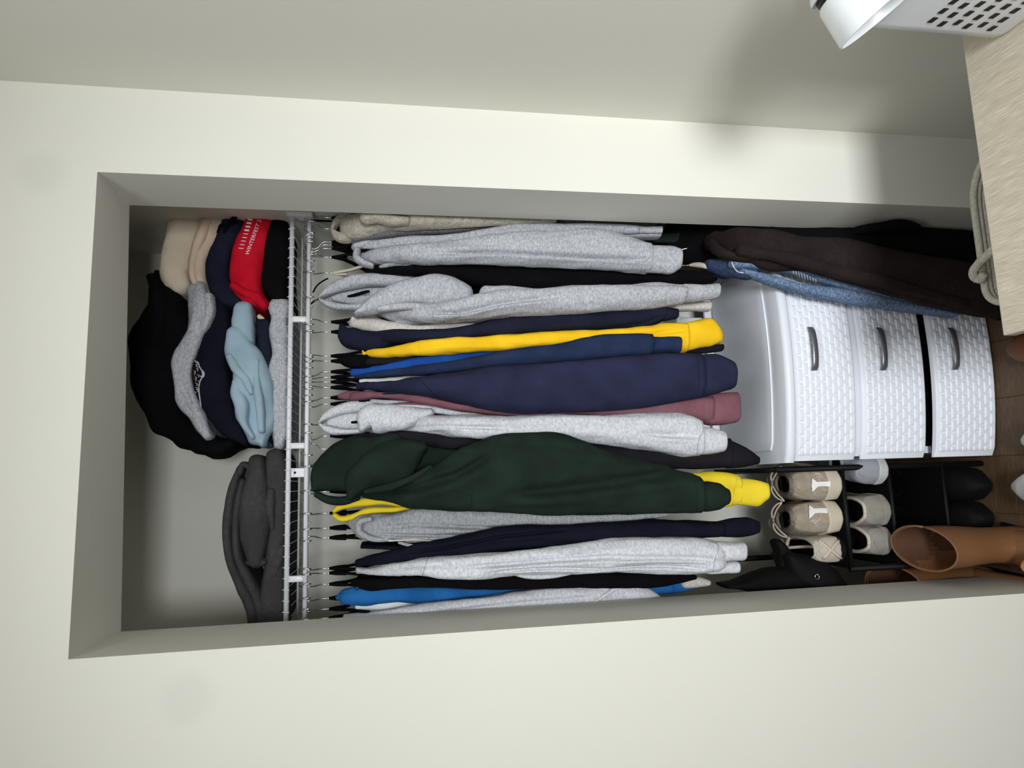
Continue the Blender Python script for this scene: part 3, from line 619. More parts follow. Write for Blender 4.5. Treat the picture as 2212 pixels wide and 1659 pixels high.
fold('lsky', 'folded_hoodie', 'crumpled pale blue hoodie at the front of the left shelf pile', 'hoodie', 'skyblue', [('sleeve', [(529, 669, 21, .415), (529, 700, 22, .41), (527, 738, 23, .40)], dict(db=.06)),
   ('folded_layer', [(514, 722, 23, .40), (522, 760, 36, .395), (541, 810, 36, .39), (552, 858, 44, .39), (556, 902, 44, .395), (562, 942, 26, .40), (570, 960, 9, .41)], dict(amp=.014, db=.12)),
   ('fold_lip', [(498, 770, 9, .385), (515, 800, 12, .37), (535, 826, 10, .365), (546, 850, 6, .365)], dict(df=.02, db=.05)), ('fold_lip', [(512, 826, 9, .38), (512, 850, 13, .37), (524, 880, 14, .365), (528, 912, 10, .37), (548, 945, 7, .38)], dict(df=.022, db=.05)), ('fold_lip', [(556, 780, 7, .37), (556, 830, 9, .36), (562, 880, 10, .36), (566, 930, 8, .37)], dict(df=.016, db=.04))])
fold('lslate', 'folded_sweatshirt', 'small dark navy fold between the pale blue hoodie and the grey bottom layer', 'sweatshirt', 'ink', [('folded_layer', [(572, 702, 17, .43), (574, 740, 18, .42), (580, 790, 15, .42), (588, 825, 9, .42)]), ('lining', [(560, 684, 5, .42), (568, 692, 6, .415), (572, 702, 4, .415)], dict(df=.012, db=.03, mat='beige'))])
fold('lash', 'folded_sweatshirt', 'folded pale grey sweatshirt with black and gold trim at the bottom of the left pile', 'sweatshirt', 'heather', [('folded_layer', [(604, 659, 20, .43), (607, 700, 20, .42), (605, 760, 21, .415), (606, 820, 20, .415), (609, 880, 17, .415), (608, 935, 17, .42), (606, 960, 14, .42)], dict(db=.24, amp=.011, sc=(22, 20, 30), e=.6)),
   ('trim', [(574, 664, 4, .425), (582, 680, 4, .415), (590, 698, 4, .41)], dict(df=.012, db=.03, mat='blackf')), ('trim', [(580, 664, 1.6, .405), (588, 684, 1.6, .40), (589, 698, 1.6, .40)], dict(df=.004, db=.004, mat='goldthread', amp=0)),
   ('trim', [(582, 944, 4, .42), (590, 955, 5, .415), (600, 962, 4, .415)], dict(df=.012, db=.03, mat='blackf')), ('trim', [(591, 940, 1.6, .40), (596, 950, 1.6, .40), (597, 960, 1.6, .40)], dict(df=.004, db=.004, mat='goldthread', amp=0))])
# towels
TW = dict(sc=(9, 20, 30))
fold('towel1', 'folded_towel', 'charcoal towel lying on top of the left shelf stack, thin edges showing', 'towel', 'towel', [
  ('folded_layer', [(522, 1012, 8, .42), (508, 1055, 10, .41), (498, 1110, 11, .40), (495, 1165, 12, .40), (502, 1210, 13, .40), (522, 1258, 14, .41), (545, 1300, 15, .42), (556, 1342, 16, .43)], dict(db=.18)),
  ('folded_layer', [(528, 1040, 8, .41), (519, 1090, 10, .40), (514, 1150, 10, .395), (519, 1200, 11, .395), (538, 1245, 12, .40), (560, 1290, 13, .41), (570, 1340, 14, .42)], dict(db=.15)),
  ('rolled_end', [(520, 1022, 7, .40), (528, 1004, 8, .40), (540, 1010, 7, .40), (536, 1030, 6, .40)], dict(df=.02, db=.12))], amp=.005, **TW)
fold('towel2', 'folded_towel', 'thick charcoal towel roll in the middle of the left shelf stack', 'towel', 'towel', [
  ('folded_layer', [(556, 998, 20, .41), (556, 1050, 27, .395), (553, 1110, 31, .385), (552, 1170, 29, .385), (556, 1212, 18, .39)]),
  ('rolled_end', [(536, 1214, 6, .385), (556, 1218, 9, .38), (574, 1212, 7, .385)], dict(df=.02, db=.1))], amp=.008, **TW)
fold('towel3', 'folded_towel', 'charcoal towel at the bottom of the left shelf stack touching the wires', 'towel', 'towel', [
  ('folded_layer', [(598, 985, 20, .42), (599, 1040, 24, .41), (600, 1100, 24, .41), (601, 1160, 24, .41), (600, 1220, 24, .41), (592, 1280, 31, .41), (588, 1338, 36, .42)], dict(db=.24)),
  ('folded_layer', [(588, 1060, 8, .39), (584, 1100, 11, .385), (590, 1140, 9, .39)], dict(df=.02, db=.08)), ('rolled_end', [(592, 1240, 10, .39), (600, 1205, 14, .39), (610, 1180, 8, .39)], dict(df=.02, db=.08))], amp=.009, **TW)

# lettering, seams and stitching laid on the cloth
def bvh_of(t):
    V = []; F = []
    for c in t.children:
        o = len(V); V += [v.co+Vector(c.location) for v in c.data.vertices]; F += [tuple(i+o for i in p.vertices) for p in c.data.polygons]
    b = Vector(t.location)
    return BVHTree.FromPolygons([v+b for v in V], F)
def on(bvh, x, y, lift):
    d = Vector(ray(x, y)).normalized(); h = bvh.ray_cast(Vector(CAM), d)
    if h[0] is None: return None
    n = h[1] if h[1].dot(d) < 0 else -h[1]
    return np.array(h[0]+n*lift)
def seam(t, pts, r, mat, name='seam', sub=6, lift=.0006):
    bvh = bvh_of(t); Q = catmull([(a, b, 0) for a, b in pts], sub)
    P = [q for q in (on(bvh, a, b, lift) for a, b, _ in Q) if q is not None]
    if len(P) > 2:
        V, F = tube(np.array(P)-np.array(t.location), r, 6); obj(name, mesh(name, V, F), M[mat], t)
def text_on(t, txt, p0, p1, size, mat, name='lettering', bold=.0):
    """flat print: each letter's outline is laid on the cloth from p0 towards p1 (picture points)"""
    cu = bpy.data.curves.new('txt', 'FONT'); cu.body = txt; cu.resolution_u = 3; cu.offset = bold
    o = bpy.data.objects.new('txt', cu); COL.objects.link(o)
    dg = bpy.context.evaluated_depsgraph_get(); me = bpy.data.meshes.new_from_object(o.evaluated_get(dg))
    bpy.data.objects.remove(o); bpy.data.curves.remove(cu)
    bm = bmesh.new(); bm.from_mesh(me); bmesh.ops.triangulate(bm, faces=bm.faces)
    xs = [v.co.x for v in bm.verts]; w = max(xs)-min(xs); x0 = min(xs)
    a = np.array(p0, float); b = np.array(p1, float); u = (b-a)/w; L = np.linalg.norm(b-a); per = np.array([(b-a)[1], -(b-a)[0]])/L
    bvh = bvh_of(t); bad = []
    for v in bm.verts:
        q = a+u*(v.co.x-x0)+per*v.co.y*size
        h = on(bvh, q[0], q[1], .0009)
        if h is None: bad.append(v)
        else: v.co = Vector(h)-Vector(t.location)
    if bad: bmesh.ops.delete(bm, geom=bad, context='VERTS')
    bm.to_mesh(me); bm.free(); me.materials.clear(); return obj(name, me, M[mat], t, smooth=False)
for t in PILE.values(): settle(t)
text_on(red, 'WINTERFEST 21  9', (537, 552), (571, 458), 11.5, 'whiteprint', bold=.0)
# the worn second line of print above it: short broken strokes
for i in range(9):
    f = i/8.0; a = (521-f*4+f*24, 536-f*62)
    seam(red, [(a[0]-5, a[1]), (a[0], a[1]+.5), (a[0]+5, a[1]+1)], .0012 if i < 5 else .0028, 'whiteprint', 'lettering', 2, .0004)
random.seed(3)
edge = [(417, 771), (421, 780), (428, 783), (431, 792), (436, 800), (438, 812), (433, 822), (430, 835), (430, 845), (432, 860), (434, 875), (436, 888)]
seam(lnavy, edge, .0016, 'thread', 'embroidery')
seam(lnavy, [(436, 800), (441, 806), (438, 815), (433, 812)], .0018, 'thread', 'embroidery')
for i in range(16):
    a = (418+random.random()*10, 778+i*4.5); seam(lnavy, [a, (a[0]+4, a[1]+2), (a[0]+2, a[1]+6)], .0009, 'thread' if i % 3 else 'goldthread', 'embroidery', 3)
G = CLOTHES
for key, mat, lines in (('navy13', 'ink', [[(905, 816), (925, 838), (950, 862)], [(1506, 768), (1510, 810), (1508, 858)]]),
    ('green18', 'green', [[(1080, 945), (1050, 1000), (1022, 1052), (1018, 1104)], [(930, 1054), (975, 1060), (1018, 1070)], [(1502, 1040), (1506, 1070), (1504, 1106)], [(1460, 1016), (1360, 1034), (1250, 1052), (1150, 1060)]]),
    ('yellow8', 'yellow', [[(905, 738), (908, 767)]]), ('royal10', 'royal', [[(850, 784), (858, 804)]]), ('slate11', 'navy_s', [[(905, 790), (908, 812)], [(1404, 725), (1405, 765)]]),
    ('mauve14', 'mauve', [[(1012, 864), (1018, 888)], [(1532, 860), (1532, 915)]]), ('blue24', 'blue', [[(925, 1263), (932, 1282), (942, 1300)]]),
    ('pale22', 'heather_m', [[(925, 1206), (918, 1225), (912, 1246)], [(1546, 1172), (1552, 1185), (1545, 1205), (1540, 1235)]]), ('grey5', 'heather_m', [[(958, 660), (960, 695)], [(1476, 614), (1482, 632), (1478, 653)]]),
    ('grey20', 'heather_m', [[(975, 1100), (982, 1112), (992, 1135)], [(880, 1135), (960, 1138), (1060, 1135)]]), ('grey3', 'heather_m', [[(1403, 530), (1405, 552), (1386, 575), (1384, 588)]]),
    ('pale16', 'heather_m', [[(1512, 905), (1518, 925), (1508, 955), (1506, 982)]]), ('lemon19', 'yellow', [[(1592, 1034), (1586, 1060), (1582, 1090)]])):
    for ln in lines: seam(G[key], ln, .0008, mat, lift=.0002)

# ------------------------------------------------------------------ plastic drawer tower
DX0, DX1 = -.058, .502; DXC = (DX0+DX1)/2; DHW = (DX1-DX0)/2; DYS, DYB = .205, .545
def bow(x, b=.032): return DYS-b*(1-min(1, ((x-DXC)/DHW)**2))
dt = thing('drawer_tower', 'white plastic tower of three woven-pattern drawers beside the shoe rack', 'drawers')
def bowed_block(z0, z1, x0, x1, yoff, yb, bev=.006, nx=24, b=.032, thick=None):
    """a box whose front bows towards the room, with softened front edges"""
    prof = [(z0, .004), (z0+.003, .001), (z0+.006, 0), (z1-bev, 0), (z1-bev*.3, bev*.35), (z1, bev)]
    rings = []
    for z, inset in prof:
        r = []
        for i in range(nx+1):
            x = x0+(x1-x0)*i/nx; e = min(x-x0, x1-x)
            y = bow(x, b)+yoff+inset+(.006*(1-e/.008)**2 if e < .008 else 0)
            r.append(np.array([x, y, z]))
        if thick: r += [np.array([x0+(x1-x0)*i/nx, bow(x0+(x1-x0)*i/nx, b)+yoff+thick, z]) for i in range(nx, -1, -1)]
        else: r += [np.array([x1, yb, z]), np.array([x0, yb, z])]
        rings.append(r)
    return loft(rings)
V, F = join([prism([(DX0+.012, DYS+.03), (DX0+.03, DYS+.03), (DX0+.03, DYB), (DX0+.012, DYB)], .0, .575), prism([(DX1-.03, DYS+.03), (DX1-.012, DYS+.03), (DX1-.012, DYB), (DX1-.03, DYB)], .0, .575), prism([(DX0+.012, DYB-.012), (DX1-.012, DYB-.012), (DX1-.012, DYB), (DX0+.012, DYB)], .0, .575)])
obj('side_frame', mesh('frame', V, F), M['plastic'], dt, smooth=False)
V, F = bowed_block(.393, .413, DX0+.008, DX1-.008, .006, DYB-.02, .003)
obj('cross_frame', mesh('cross_frame', V, F), M['plastic'], dt, smooth=False)
V, F = bowed_block(.588, .613, DX0-.004, DX1+.004, -.014, DYB, .010)
lid = obj('lid', mesh('lid', V, F), M['lid'], dt)
lid.modifiers.new('split', 'EDGE_SPLIT').split_angle = math.radians(40)
V, F = bowed_block(.611, .6165, DX0+.03, DX1-.03, .052, DYB-.03, .004)
lp = obj('lid_panel', mesh('lid_panel', V, F), M['lid'], lid); lp.modifiers.new('split', 'EDGE_SPLIT').split_angle = math.radians(40)
bm = bmesh.new(); box(bm, DX0+.01, DX1-.01, DYB-.014, DYB, .6, .634, bev=.003); obj('lid_back_rim', bm_mesh(bm), M['plastic'], lid)
pad = None
def weave(z0, z1, yoff):
    Vt = []; Ft = []; cw = .0335; rows = 10; ch = (z1-z0-.008)/rows
    for r in range(rows):
        za = z0+.005+r*ch; zb = za+ch-.0016; x = DX0+.012-(cw/2 if r % 2 else 0)
        while x < DX1-.014:
            a, b = max(x+.0012, DX0+.012), min(x+cw-.0012, DX1-.012)
            if b-a > .008:
                o = len(Vt); i_ = .003
                mid = (a+b)/2; h = .0035
                for (xx, zz, l) in ((a, za, 0), (b, za, 0), (b, zb, 0), (a, zb, 0), (a+i_*1.6, za+i_, h*.8), (mid, za+i_, h), (b-i_*1.6, za+i_, h*.8), (b-i_*1.6, zb-i_, h*.8), (mid, zb-i_, h), (a+i_*1.6, zb-i_, h*.8)):
                    Vt.append((xx, bow(xx)+yoff+.0005-l, zz))
                Ft += [tuple(o+k for k in f) for f in ((0, 1, 6, 5, 4), (1, 2, 7, 6), (2, 3, 9, 8, 7), (3, 0, 4, 9), (4, 5, 8, 9), (5, 6, 7, 8))]
            x += cw
    return Vt, Ft
for (z0, z1, yo) in ((.412, .584, 0.0), (.209, .392, .002), (.004, .184, -.002)):
    V, F = bowed_block(z0, z1, DX0, DX1, yo, DYB-.05, .003, thick=.014)
    d = obj('drawer', mesh('drawer', V, F), M['plastic'], dt); d.modifiers.new('split', 'EDGE_SPLIT').split_angle = math.radians(35)
    zw0 = z0; zw1 = z1-.006
    V, F = join([prism([(DX0+.034, DYS+.02), (DX1-.034, DYS+.02), (DX1-.034, DYB-.03), (DX0+.034, DYB-.03)], z0+.01, z0+.014), prism([(DX0+.034, DYS+.02), (DX0+.038, DYS+.02), (DX0+.038, DYB-.03), (DX0+.034, DYB-.03)], z0+.014, z1-.03), prism([(DX1-.038, DYS+.02), (DX1-.034, DYS+.02), (DX1-.034, DYB-.03), (DX1-.038, DYB-.03)], z0+.014, z1-.03)])
    obj('drawer_tray', mesh('tray', V, F), M['darkgap'], d, smooth=False)  # tray coloured black to paint the shade inside the white drawer
    w = obj('weave_relief', mesh('weave', *weave(zw0, zw1, yo)), M['plastic'], d, smooth=False); w['kind'] = 'stuff'
    zc = z0+(z1-z0)*.68; yh = bow(DXC)+yo; P = []
    for i in range(13):
        s = i/12; x = DXC-.056+.112*s; P.append((x, yh-.004-.012*math.sin(math.pi*s)**.5, zc))
    rings = []
    for i, p in enumerate(P): rings.append([np.array(p)+np.array((0, .003*math.sin(a), .0085*math.cos(a))) for a in np.linspace(0, 2*math.pi, 10, endpoint=False)])
    V, F = loft(rings); h = obj('handle', mesh('handle', V, F), M['handle'], d); h['label'] = 'graphite bow handle'
settle(dt)
# white storage box standing behind the tower
sb = thing('storage_box', 'white storage box standing behind the plastic drawer tower', 'box')
bm = bmesh.new(); box(bm, .02, .40, .56, .695, 0, .70, bev=.006); obj('box_body', bm_mesh(bm), M['rail'], sb)
bm = bmesh.new(); box(bm, .015, .405, .556, .697, .70, .715, bev=.004); obj('box_lid', bm_mesh(bm), M['plastic'], sb)
settle(sb)

# ------------------------------------------------------------------ shoe rack
RX0, RX1, RF, RB = -.335, -.078, .255, .56
rk = thing('shoe_rack', 'black tiered shoe rack left of the plastic drawer tower', 'rack')
for x in (RX0, RX1):
    for y in (RF, RB): tube_obj('post', [(x, y, 0), (x, y, .625 if y == RB else .61 if x == RX1 else .425)], .008, M['black'], rk, n=10)
    if x == RX1: tube_obj('side_bar', [(x, RF, .605), (x, RB, .62)], .006, M['black'], rk)
for z in (.425, .290, .13):
    bm = bmesh.new(); box(bm, RX0, RX1, RF, RB, z-.006, z, bev=.002); ti = obj('tier', bm_mesh(bm), M['blackcloth'], rk)
    for y in (RF-.002, RB): tube_obj('tier_bar', [(RX0, y, z-.004), (RX1, y, z-.004)], .0055, M['black'], ti)
settle(rk)

# ------------------------------------------------------------------ shoes
M['suede_tan'] = fabric('dirty_white_mesh', (198, 186, 168), (164, 150, 132), fuzz=.25)
M['taupe'] = fabric('taupe_suede', (142, 130, 118), (118, 107, 96))
M['foam'] = plain('worn_foam_sole', (204, 193, 174), .7, bumpy=.3)
M['refl'] = plain('white_reflective_film', (246, 246, 244), .35)
M['lace'] = fabric('off_white_lace', (214, 203, 186), (196, 184, 168))
M['canvas'] = fabric('off_white_canvas', (206, 200, 188), (186, 178, 164))
M['worn'] = fabric('worn_grey_white_canvas', (162, 158, 150), (138, 134, 126))
M['lining'] = plain('dark_shoe_lining', (26, 25, 26), .9)
M['greyshoe'] = fabric('light_grey_knit', (168, 170, 178), (146, 148, 156))
M['leather'] = plain('black_leather', (9, 9, 10), .75, spec=.2, bumpy=.2)
M['tan'] = plain('tan_leather', (124, 84, 52), .6, bumpy=.35, bscale=120)
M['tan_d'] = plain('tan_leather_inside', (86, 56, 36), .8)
M['tansuede'] = fabric('sand_suede', (206, 164, 108), (186, 144, 92))
M['brown'] = plain('chestnut_leather', (104, 58, 36), .55)
M['whiteshoe'] = fabric('white_knit_shoe', (212, 214, 214), (180, 182, 182))
def shoe(name, label, loc, ang, L=.28, W=.098, H=.085, up='suede_tan', sole='foam', lin_='lining', cat='shoe', group='shoes in the closet', soleh=.03, open_=(.05, .5), laces=True, collar=None, heelup=0.0, toe=.045, tilt=0.0, collar_r=.005, tongue=True, opw=.55):
    """local: heel at the origin, toe along +y"""
    t = thing(name, label, cat, group); t.location = loc; t.rotation_euler = (tilt, 0, ang)
    def hw(s):                              # half width along the length
        return W/2*(.74+.26*math.sin(math.pi*min(1, max(0, (s-.05)/.9))**1.1)-.10*math.exp(-((s-.38)/.12)**2))*min(1, (max(s, .0)/.07)**.5 if s < .07 else 1)*min(1, ((1-s)/.16)**.55 if s > .84 else 1)
    ss = [0.004, .012, .024, .036, .048, .06, .075, .095, .12, .18, .25, .32, .4, .48, .56, .64, .72, .8, .86, .91, .95, .98, .996]
    rings = []                              # sole
    for z, k in ((0, .93), (.004, .98), (soleh*.5, 1.0), (soleh*.9, 1.02), (soleh, .99)):
        r = []
        for s in ss: r.append(np.array([hw(s)*k, (s-.5)*L*(1+.02*(k-.95))+L/2, z+(.012*max(0, (s-.8)/.2)**2)+.004*math.sin(s*9)*(1 if z == 0 else 0)]))
        for s in reversed(ss): r.append(np.array([-hw(s)*k, (s-.5)*L+L/2, z+(.012*max(0, (s-.8)/.2)**2)+.004*math.sin(s*9)*(1 if z == 0 else 0)]))
        rings.append(r)
    V, F = loft(rings); obj('sole', mesh('sole', V, F), M[sole], t)
    o0, o1 = open_; Vt = []; Ft = []; n = 15; colL = []; colR = []; pan = []
    for i, s in enumerate(ss):
        y = s*L; b = hw(s)*.97; zb = soleh*.8+.012*max(0, (s-.8)/.2)**2
        top = H+heelup*max(0, 1-s/.25) if s < .3 else H+(toe+.012-H)*min(1, ((s-.3)/.55))**.85
        if s > .86: top = zb+(top-zb)*max(.15, 1-((s-.86)/.14)**2*.75)
        if s < .03: top = H+heelup-.006
        inop = o0 < s < o1
        g = b*opw*math.sin(math.pi*(s-o0)/(o1-o0))**.3 if inop else 0.0
        row = []
        for j in range(n):
            a = -1+2*j/(n-1)
            ph = abs(a)
            # from sole edge (ph=1) to the top (ph=0)
            pp = max(0.0, (ph-1.0/7)/(6.0/7)) if inop else ph
            xx = (g+(b-g)*math.sin(pp*math.pi/2)**.75*(1+.04*math.sin(pp*math.pi)))
            zz = zb+(top-zb)*max(0.0, math.cos(pp*math.pi/2))**.8
            if inop and ph == 0: xx = g
            row.append((math.copysign(xx, a) if not (ph == 0) else 0.0, y, zz))
        rowidx = []
        for j, q in enumerate(row):
            if inop and j == n//2: rowidx.append(None); continue
            Vt.append(q); rowidx.append(len(Vt)-1)
        if inop:
            colL.append((row[n//2-1])); colR.append((row[n//2+1]))
        pan.append(rowidx)
    for i in range(len(pan)-1):
        for j in range(n-1):
            q = [pan[i][j], pan[i][j+1], pan[i+1][j+1], pan[i+1][j]]
            q = [k for k in q if k is not None]
            if len(q) >= 3: Ft.append(tuple(q))
    Ft.append(tuple(k for k in reversed(pan[0]) if k is not None)); Ft.append(tuple(k for k in pan[-1] if k is not None))
    me = mesh('upper', Vt, Ft); o = obj('upper', me, M[up], t)
    so = o.modifiers.new('thick', 'SOLIDIFY'); so.thickness = .005; so.offset = -1
    sd = o.modifiers.new('smooth', 'SUBSURF'); sd.levels = 1; sd.render_levels = 2
    loop = colL+list(reversed(colR)); loop.append(loop[0])
    V, F = tube(loop, collar_r, 8, sub=3); obj('collar', mesh('collar', V, F), M[collar or up], t)
    # dark insole floor
    isl = [np.array([hw(s)*.8*sg, s*L, soleh+.002]) for sg in (1, -1) for s in ((ss[2:-2]) if sg == 1 else reversed(ss[2:-2]))]
    V, F = loft([isl, [p+np.array([0, 0, .003]) for p in isl]]); obj('insole', mesh('insole', V, F), M[lin_], t)
    if tongue:
        r = []
        for k in range(7):
            s = o1+.12-(.24)*k/6; z = H+(toe+.012-H)*min(1, max(0, (s-.3)/.55))**.85+.004+.012*(k/6)
            w = .018+.008*k/6
            r.append([np.array([w*math.cos(a), s*L, z+.004*math.sin(a)-.01*(math.cos(a)**2)]) for a in np.linspace(0, 2*math.pi, 10, endpoint=False)])
        V, F = loft(r); obj('tongue', mesh('tongue', V, F), M[collar or up], t)
    if laces:
        for k in range(5):
            s = o1-.06+k*.045; y = s*L; z = H+(toe+.012-H)*min(1, max(0, (s-.3)/.55))**.85+.007
            sg = 1 if k % 2 else -1
            V, F = tube([(-.026, y-.006*sg, z-.012), (-.012, y-.002*sg, z+.002), (.012, y+.002*sg, z+.002), (.026, y+.006*sg, z-.012)], .0026, 6, sub=3); obj('lace', mesh('lace', V, F), M['lace'], t)
        for sg in (-1, 1):
            y = (o1-.06)*L; z = H+.006
            V, F = tube([(0, y, z), (sg*.02, y-.006, z+.006), (sg*.042, y-.022, z-.004), (sg*.046, y-.034, z-.012), (sg*.030, y-.024, z-.002), (sg*.004, y-.002, z+.002)], .0024, 6, sub=4); obj('lace', mesh('lace', V, F), M['lace'], t)
    return t
def put(px, py, z): return tuple(atz(px, py, z)[:2])
# upper tier, heels to the front
def heel_marks(t, H, L, txt):
    """reflective fork on the heel tab with raised letters beside it"""
    inv = None
bx, by = put(1822, 1046, .43)
sA = shoe('sneaker', 'dirty white sneaker with a bow lace, beside the plastic drawer tower on the upper tier', (bx, RF-.006, .4265), math.radians(-3), L=.285, W=.108, H=.118, soleh=.038, heelup=.02, opw=.62, collar='taupe', collar_r=.007)
bx, by = put(1815, 1113, .43)
sB = shoe('sneaker', 'dirty white sneaker in the middle of the upper tier, turned slightly left', (bx, RF+.004, .4265), math.radians(7), L=.285, W=.106, H=.118, soleh=.038, heelup=.02, opw=.62, collar='taupe', collar_r=.007)
def world_bvh(t, names):
    V = []; F = []; bpy.context.view_layer.update(); dg = bpy.context.evaluated_depsgraph_get()
    for c in t.children:
        if c.name.split('.')[0] in names:
            e = c.evaluated_get(dg); me = e.to_mesh(); o = len(V)
            V += [e.matrix_world @ v.co for v in me.vertices]; F += [tuple(i+o for i in p.vertices) for p in me.polygons]; e.to_mesh_clear()
    return BVHTree.FromPolygons(V, F)
def decal(t, bvh, poly, mat, name, lift=.0015):
    """a thin film laid on the shoe: polygon in picture points, subdivided and pressed onto the surface"""
    bm = bmesh.new(); vs_ = [bm.verts.new((a, b, 0)) for a, b in poly]; bm.faces.new(vs_)
    bmesh.ops.triangulate(bm, faces=bm.faces); bmesh.ops.subdivide_edges(bm, edges=bm.edges, cuts=2, use_grid_fill=True); bmesh.ops.triangulate(bm, faces=bm.faces)
    inv = t.matrix_world.inverted(); bad = []
    for v in bm.verts:
        h = on(bvh, v.co.x, v.co.y, lift)
        if h is None: bad.append(v)
        else: v.co = inv @ Vector(h)
    if bad: bmesh.ops.delete(bm, geom=bad, context='VERTS')
    me = bpy.data.meshes.new(name); bm.to_mesh(me); bm.free(); return obj(name, me, M[mat], t)
bpy.context.view_layer.update()
bA = world_bvh(sA, ('upper', 'sole')); bB = world_bvh(sB, ('upper', 'sole'))
fork = lambda ox, oy, k=1: [(ox+a, oy+b*k) for a, b in ((1752-1752, -13), (1764-1752, -4), (1775-1752, -4.5), (1793-1752, -5), (1793-1752, 6), (1775-1752, 5), (1766-1752, 6), (1756-1752, 16), (1752-1752, 15), (1760-1752, 6), (1764-1752, 1), (1760-1752, -4))]
decal(sA, bA, fork(1752, 1045), 'refl', 'heel_reflector'); decal(sB, bB, fork(1746, 1103), 'refl', 'heel_reflector')
def letters(t, bvh, strokes, mat='lace'):
    inv = t.matrix_world.inverted()
    for st in strokes:
        Q = catmull([(a, b, 0) for a, b in st], 4); P = [on(bvh, a, b, .001) for a, b, _ in Q]; P = [inv @ Vector(p) for p in P if p is not None]
        if len(P) > 2: V, F = tube(np.array([tuple(p) for p in P]), .0014, 6); obj('lettering', mesh('lettering', V, F), M[mat], t)
letters(sA, bA, [[(1762, 1031), (1770, 1030), (1779, 1031)], [(1760, 1025), (1768, 1024), (1777, 1026)], [(1770, 1031), (1769, 1028), (1768, 1025)], [(1757, 1020), (1763, 1015), (1771, 1018), (1768, 1022), (1760, 1022)], [(1749, 1013), (1757, 1012), (1765, 1014)]])
letters(sB, bB, [[(1748, 1127), (1756, 1125), (1763, 1122)], [(1756, 1125), (1758, 1130)], [(1752, 1126), (1758, 1120)], [(1757, 1131), (1765, 1126), (1773, 1122)], [(1773, 1122), (1766, 1119)], [(1764, 1127), (1762, 1122)]])
bx, by = put(1822, 1186, .43)
sC = shoe('canvas_shoe', 'off white canvas flat with crossed straps over its heel, upper tier', (bx, RF+.002, .4265), math.radians(2), L=.255, W=.088, H=.075, up='canvas', sole='leather', soleh=.014, heelup=.008, opw=.78, open_=(.05, .66), laces=False, tongue=False, collar='canvas', collar_r=.0035)
bpy.context.view_layer.update(); bC = world_bvh(sC, ('upper', 'sole'))
inv = sC.matrix_world.inverted()
for a, b in (((1768, 1168), (1816, 1205)), ((1812, 1168), (1778, 1206))):
    Q = [(a[0]+(b[0]-a[0])*k/10, a[1]+(b[1]-a[1])*k/10) for k in range(11)]; P = [on(bC, x, y, .001) for x, y in Q]; P = [inv @ Vector(p) for p in P if p is not None]
    if len(P) > 2: V, F = tube(np.array([tuple(p) for p in P]), .0045, 8); obj('strap', mesh('strap', V, F), M['lace'], sC)
for pts in ([(-.03, .15, .066), (0, .14, .085), (.03, .15, .066)], [(0, .14, .085), (.004, .10, .06), (.006, .05, .055)], [(0, .14, .086), (-.03, .13, .075), (-.05, .10, .05), (-.055, .06, .03)], [(0, .14, .086), (.018, .17, .08), (.012, .2, .07)]):
    V, F = tube(pts, .0042, 8, sub=5); obj('strap', mesh('strap', V, F), M['lace'], sC)
# lower tier
bx, by = put(1912, 1020, .3)
shoe('sneaker', 'smooth light grey shoe beside the drawer tower on the lower tier', (bx, RF-.01, .2915), math.radians(-14), L=.27, W=.10, H=.09, up='greyshoe', sole='whiteshoe', soleh=.025, laces=False, tongue=False, open_=(.18, .5), opw=.5, heelup=.0)
bx, by = put(1922, 1100, .3)
sD = shoe('sneaker', 'grey and white sneaker with dark lining, middle of the lower tier', (bx, RF-.004, .2915), math.radians(4), L=.27, W=.105, H=.064, up='worn', sole='worn', soleh=.018, collar='lace', opw=.82, open_=(.055, .62), laces=False, tongue=True, heelup=.002)
bx, by = put(1922, 1170, .3)
sE = shoe('sneaker', 'white sneaker with loose lace beside the tan boot, lower tier', (bx, RF, .2915), math.radians(-3), L=.27, W=.095, H=.06, up='worn', sole='worn', soleh=.02, collar='lace', opw=.85, open_=(.055, .64), laces=True, tongue=False, heelup=.0)
# floor
shoe('ankle_boot', 'black ankle boot on the floor next to the drawer tower', (-.122, .50, 0.0), math.radians(177), L=.285, W=.10, H=.13, up='leather', sole='leather', cat='boot', laces=False, tongue=False, open_=(.03, .4), opw=.85, toe=.06)
shoe('ankle_boot', 'black ankle boot on the floor between its pair and the tan boots', (-.236, .505, 0.0), math.radians(183), L=.285, W=.10, H=.13, up='leather', sole='leather', cat='boot', laces=False, tongue=False, open_=(.03, .4), opw=.85, toe=.06)
shoe('sneaker', 'white sneaker toe at the bottom edge in front of the black ankle boots', (-.158, -.14, 0.0), math.radians(-4), L=.275, W=.1, H=.085, up='whiteshoe', sole='foam', collar='whiteshoe')
shoe('sneaker', 'white sneaker toe at the bottom edge below the drawer tower', (-.018, -.185, 0.0), math.radians(2), L=.275, W=.1, H=.085, up='whiteshoe', sole='foam', collar='whiteshoe')
shoe('loafer', 'chestnut leather shoe just below the drawer tower at the picture edge', (.17, -.16, 0.0), math.radians(-8), L=.265, W=.092, H=.07, up='brown', sole='leather', laces=False, tongue=False, soleh=.015)
shoe('slipper', 'sand suede slipper heel in front of the tan boots', (-.325, .075, 0.0), math.radians(185), L=.25, W=.09, H=.115, up='tansuede', sole='foam', laces=False, tongue=False, open_=(.12, .5))
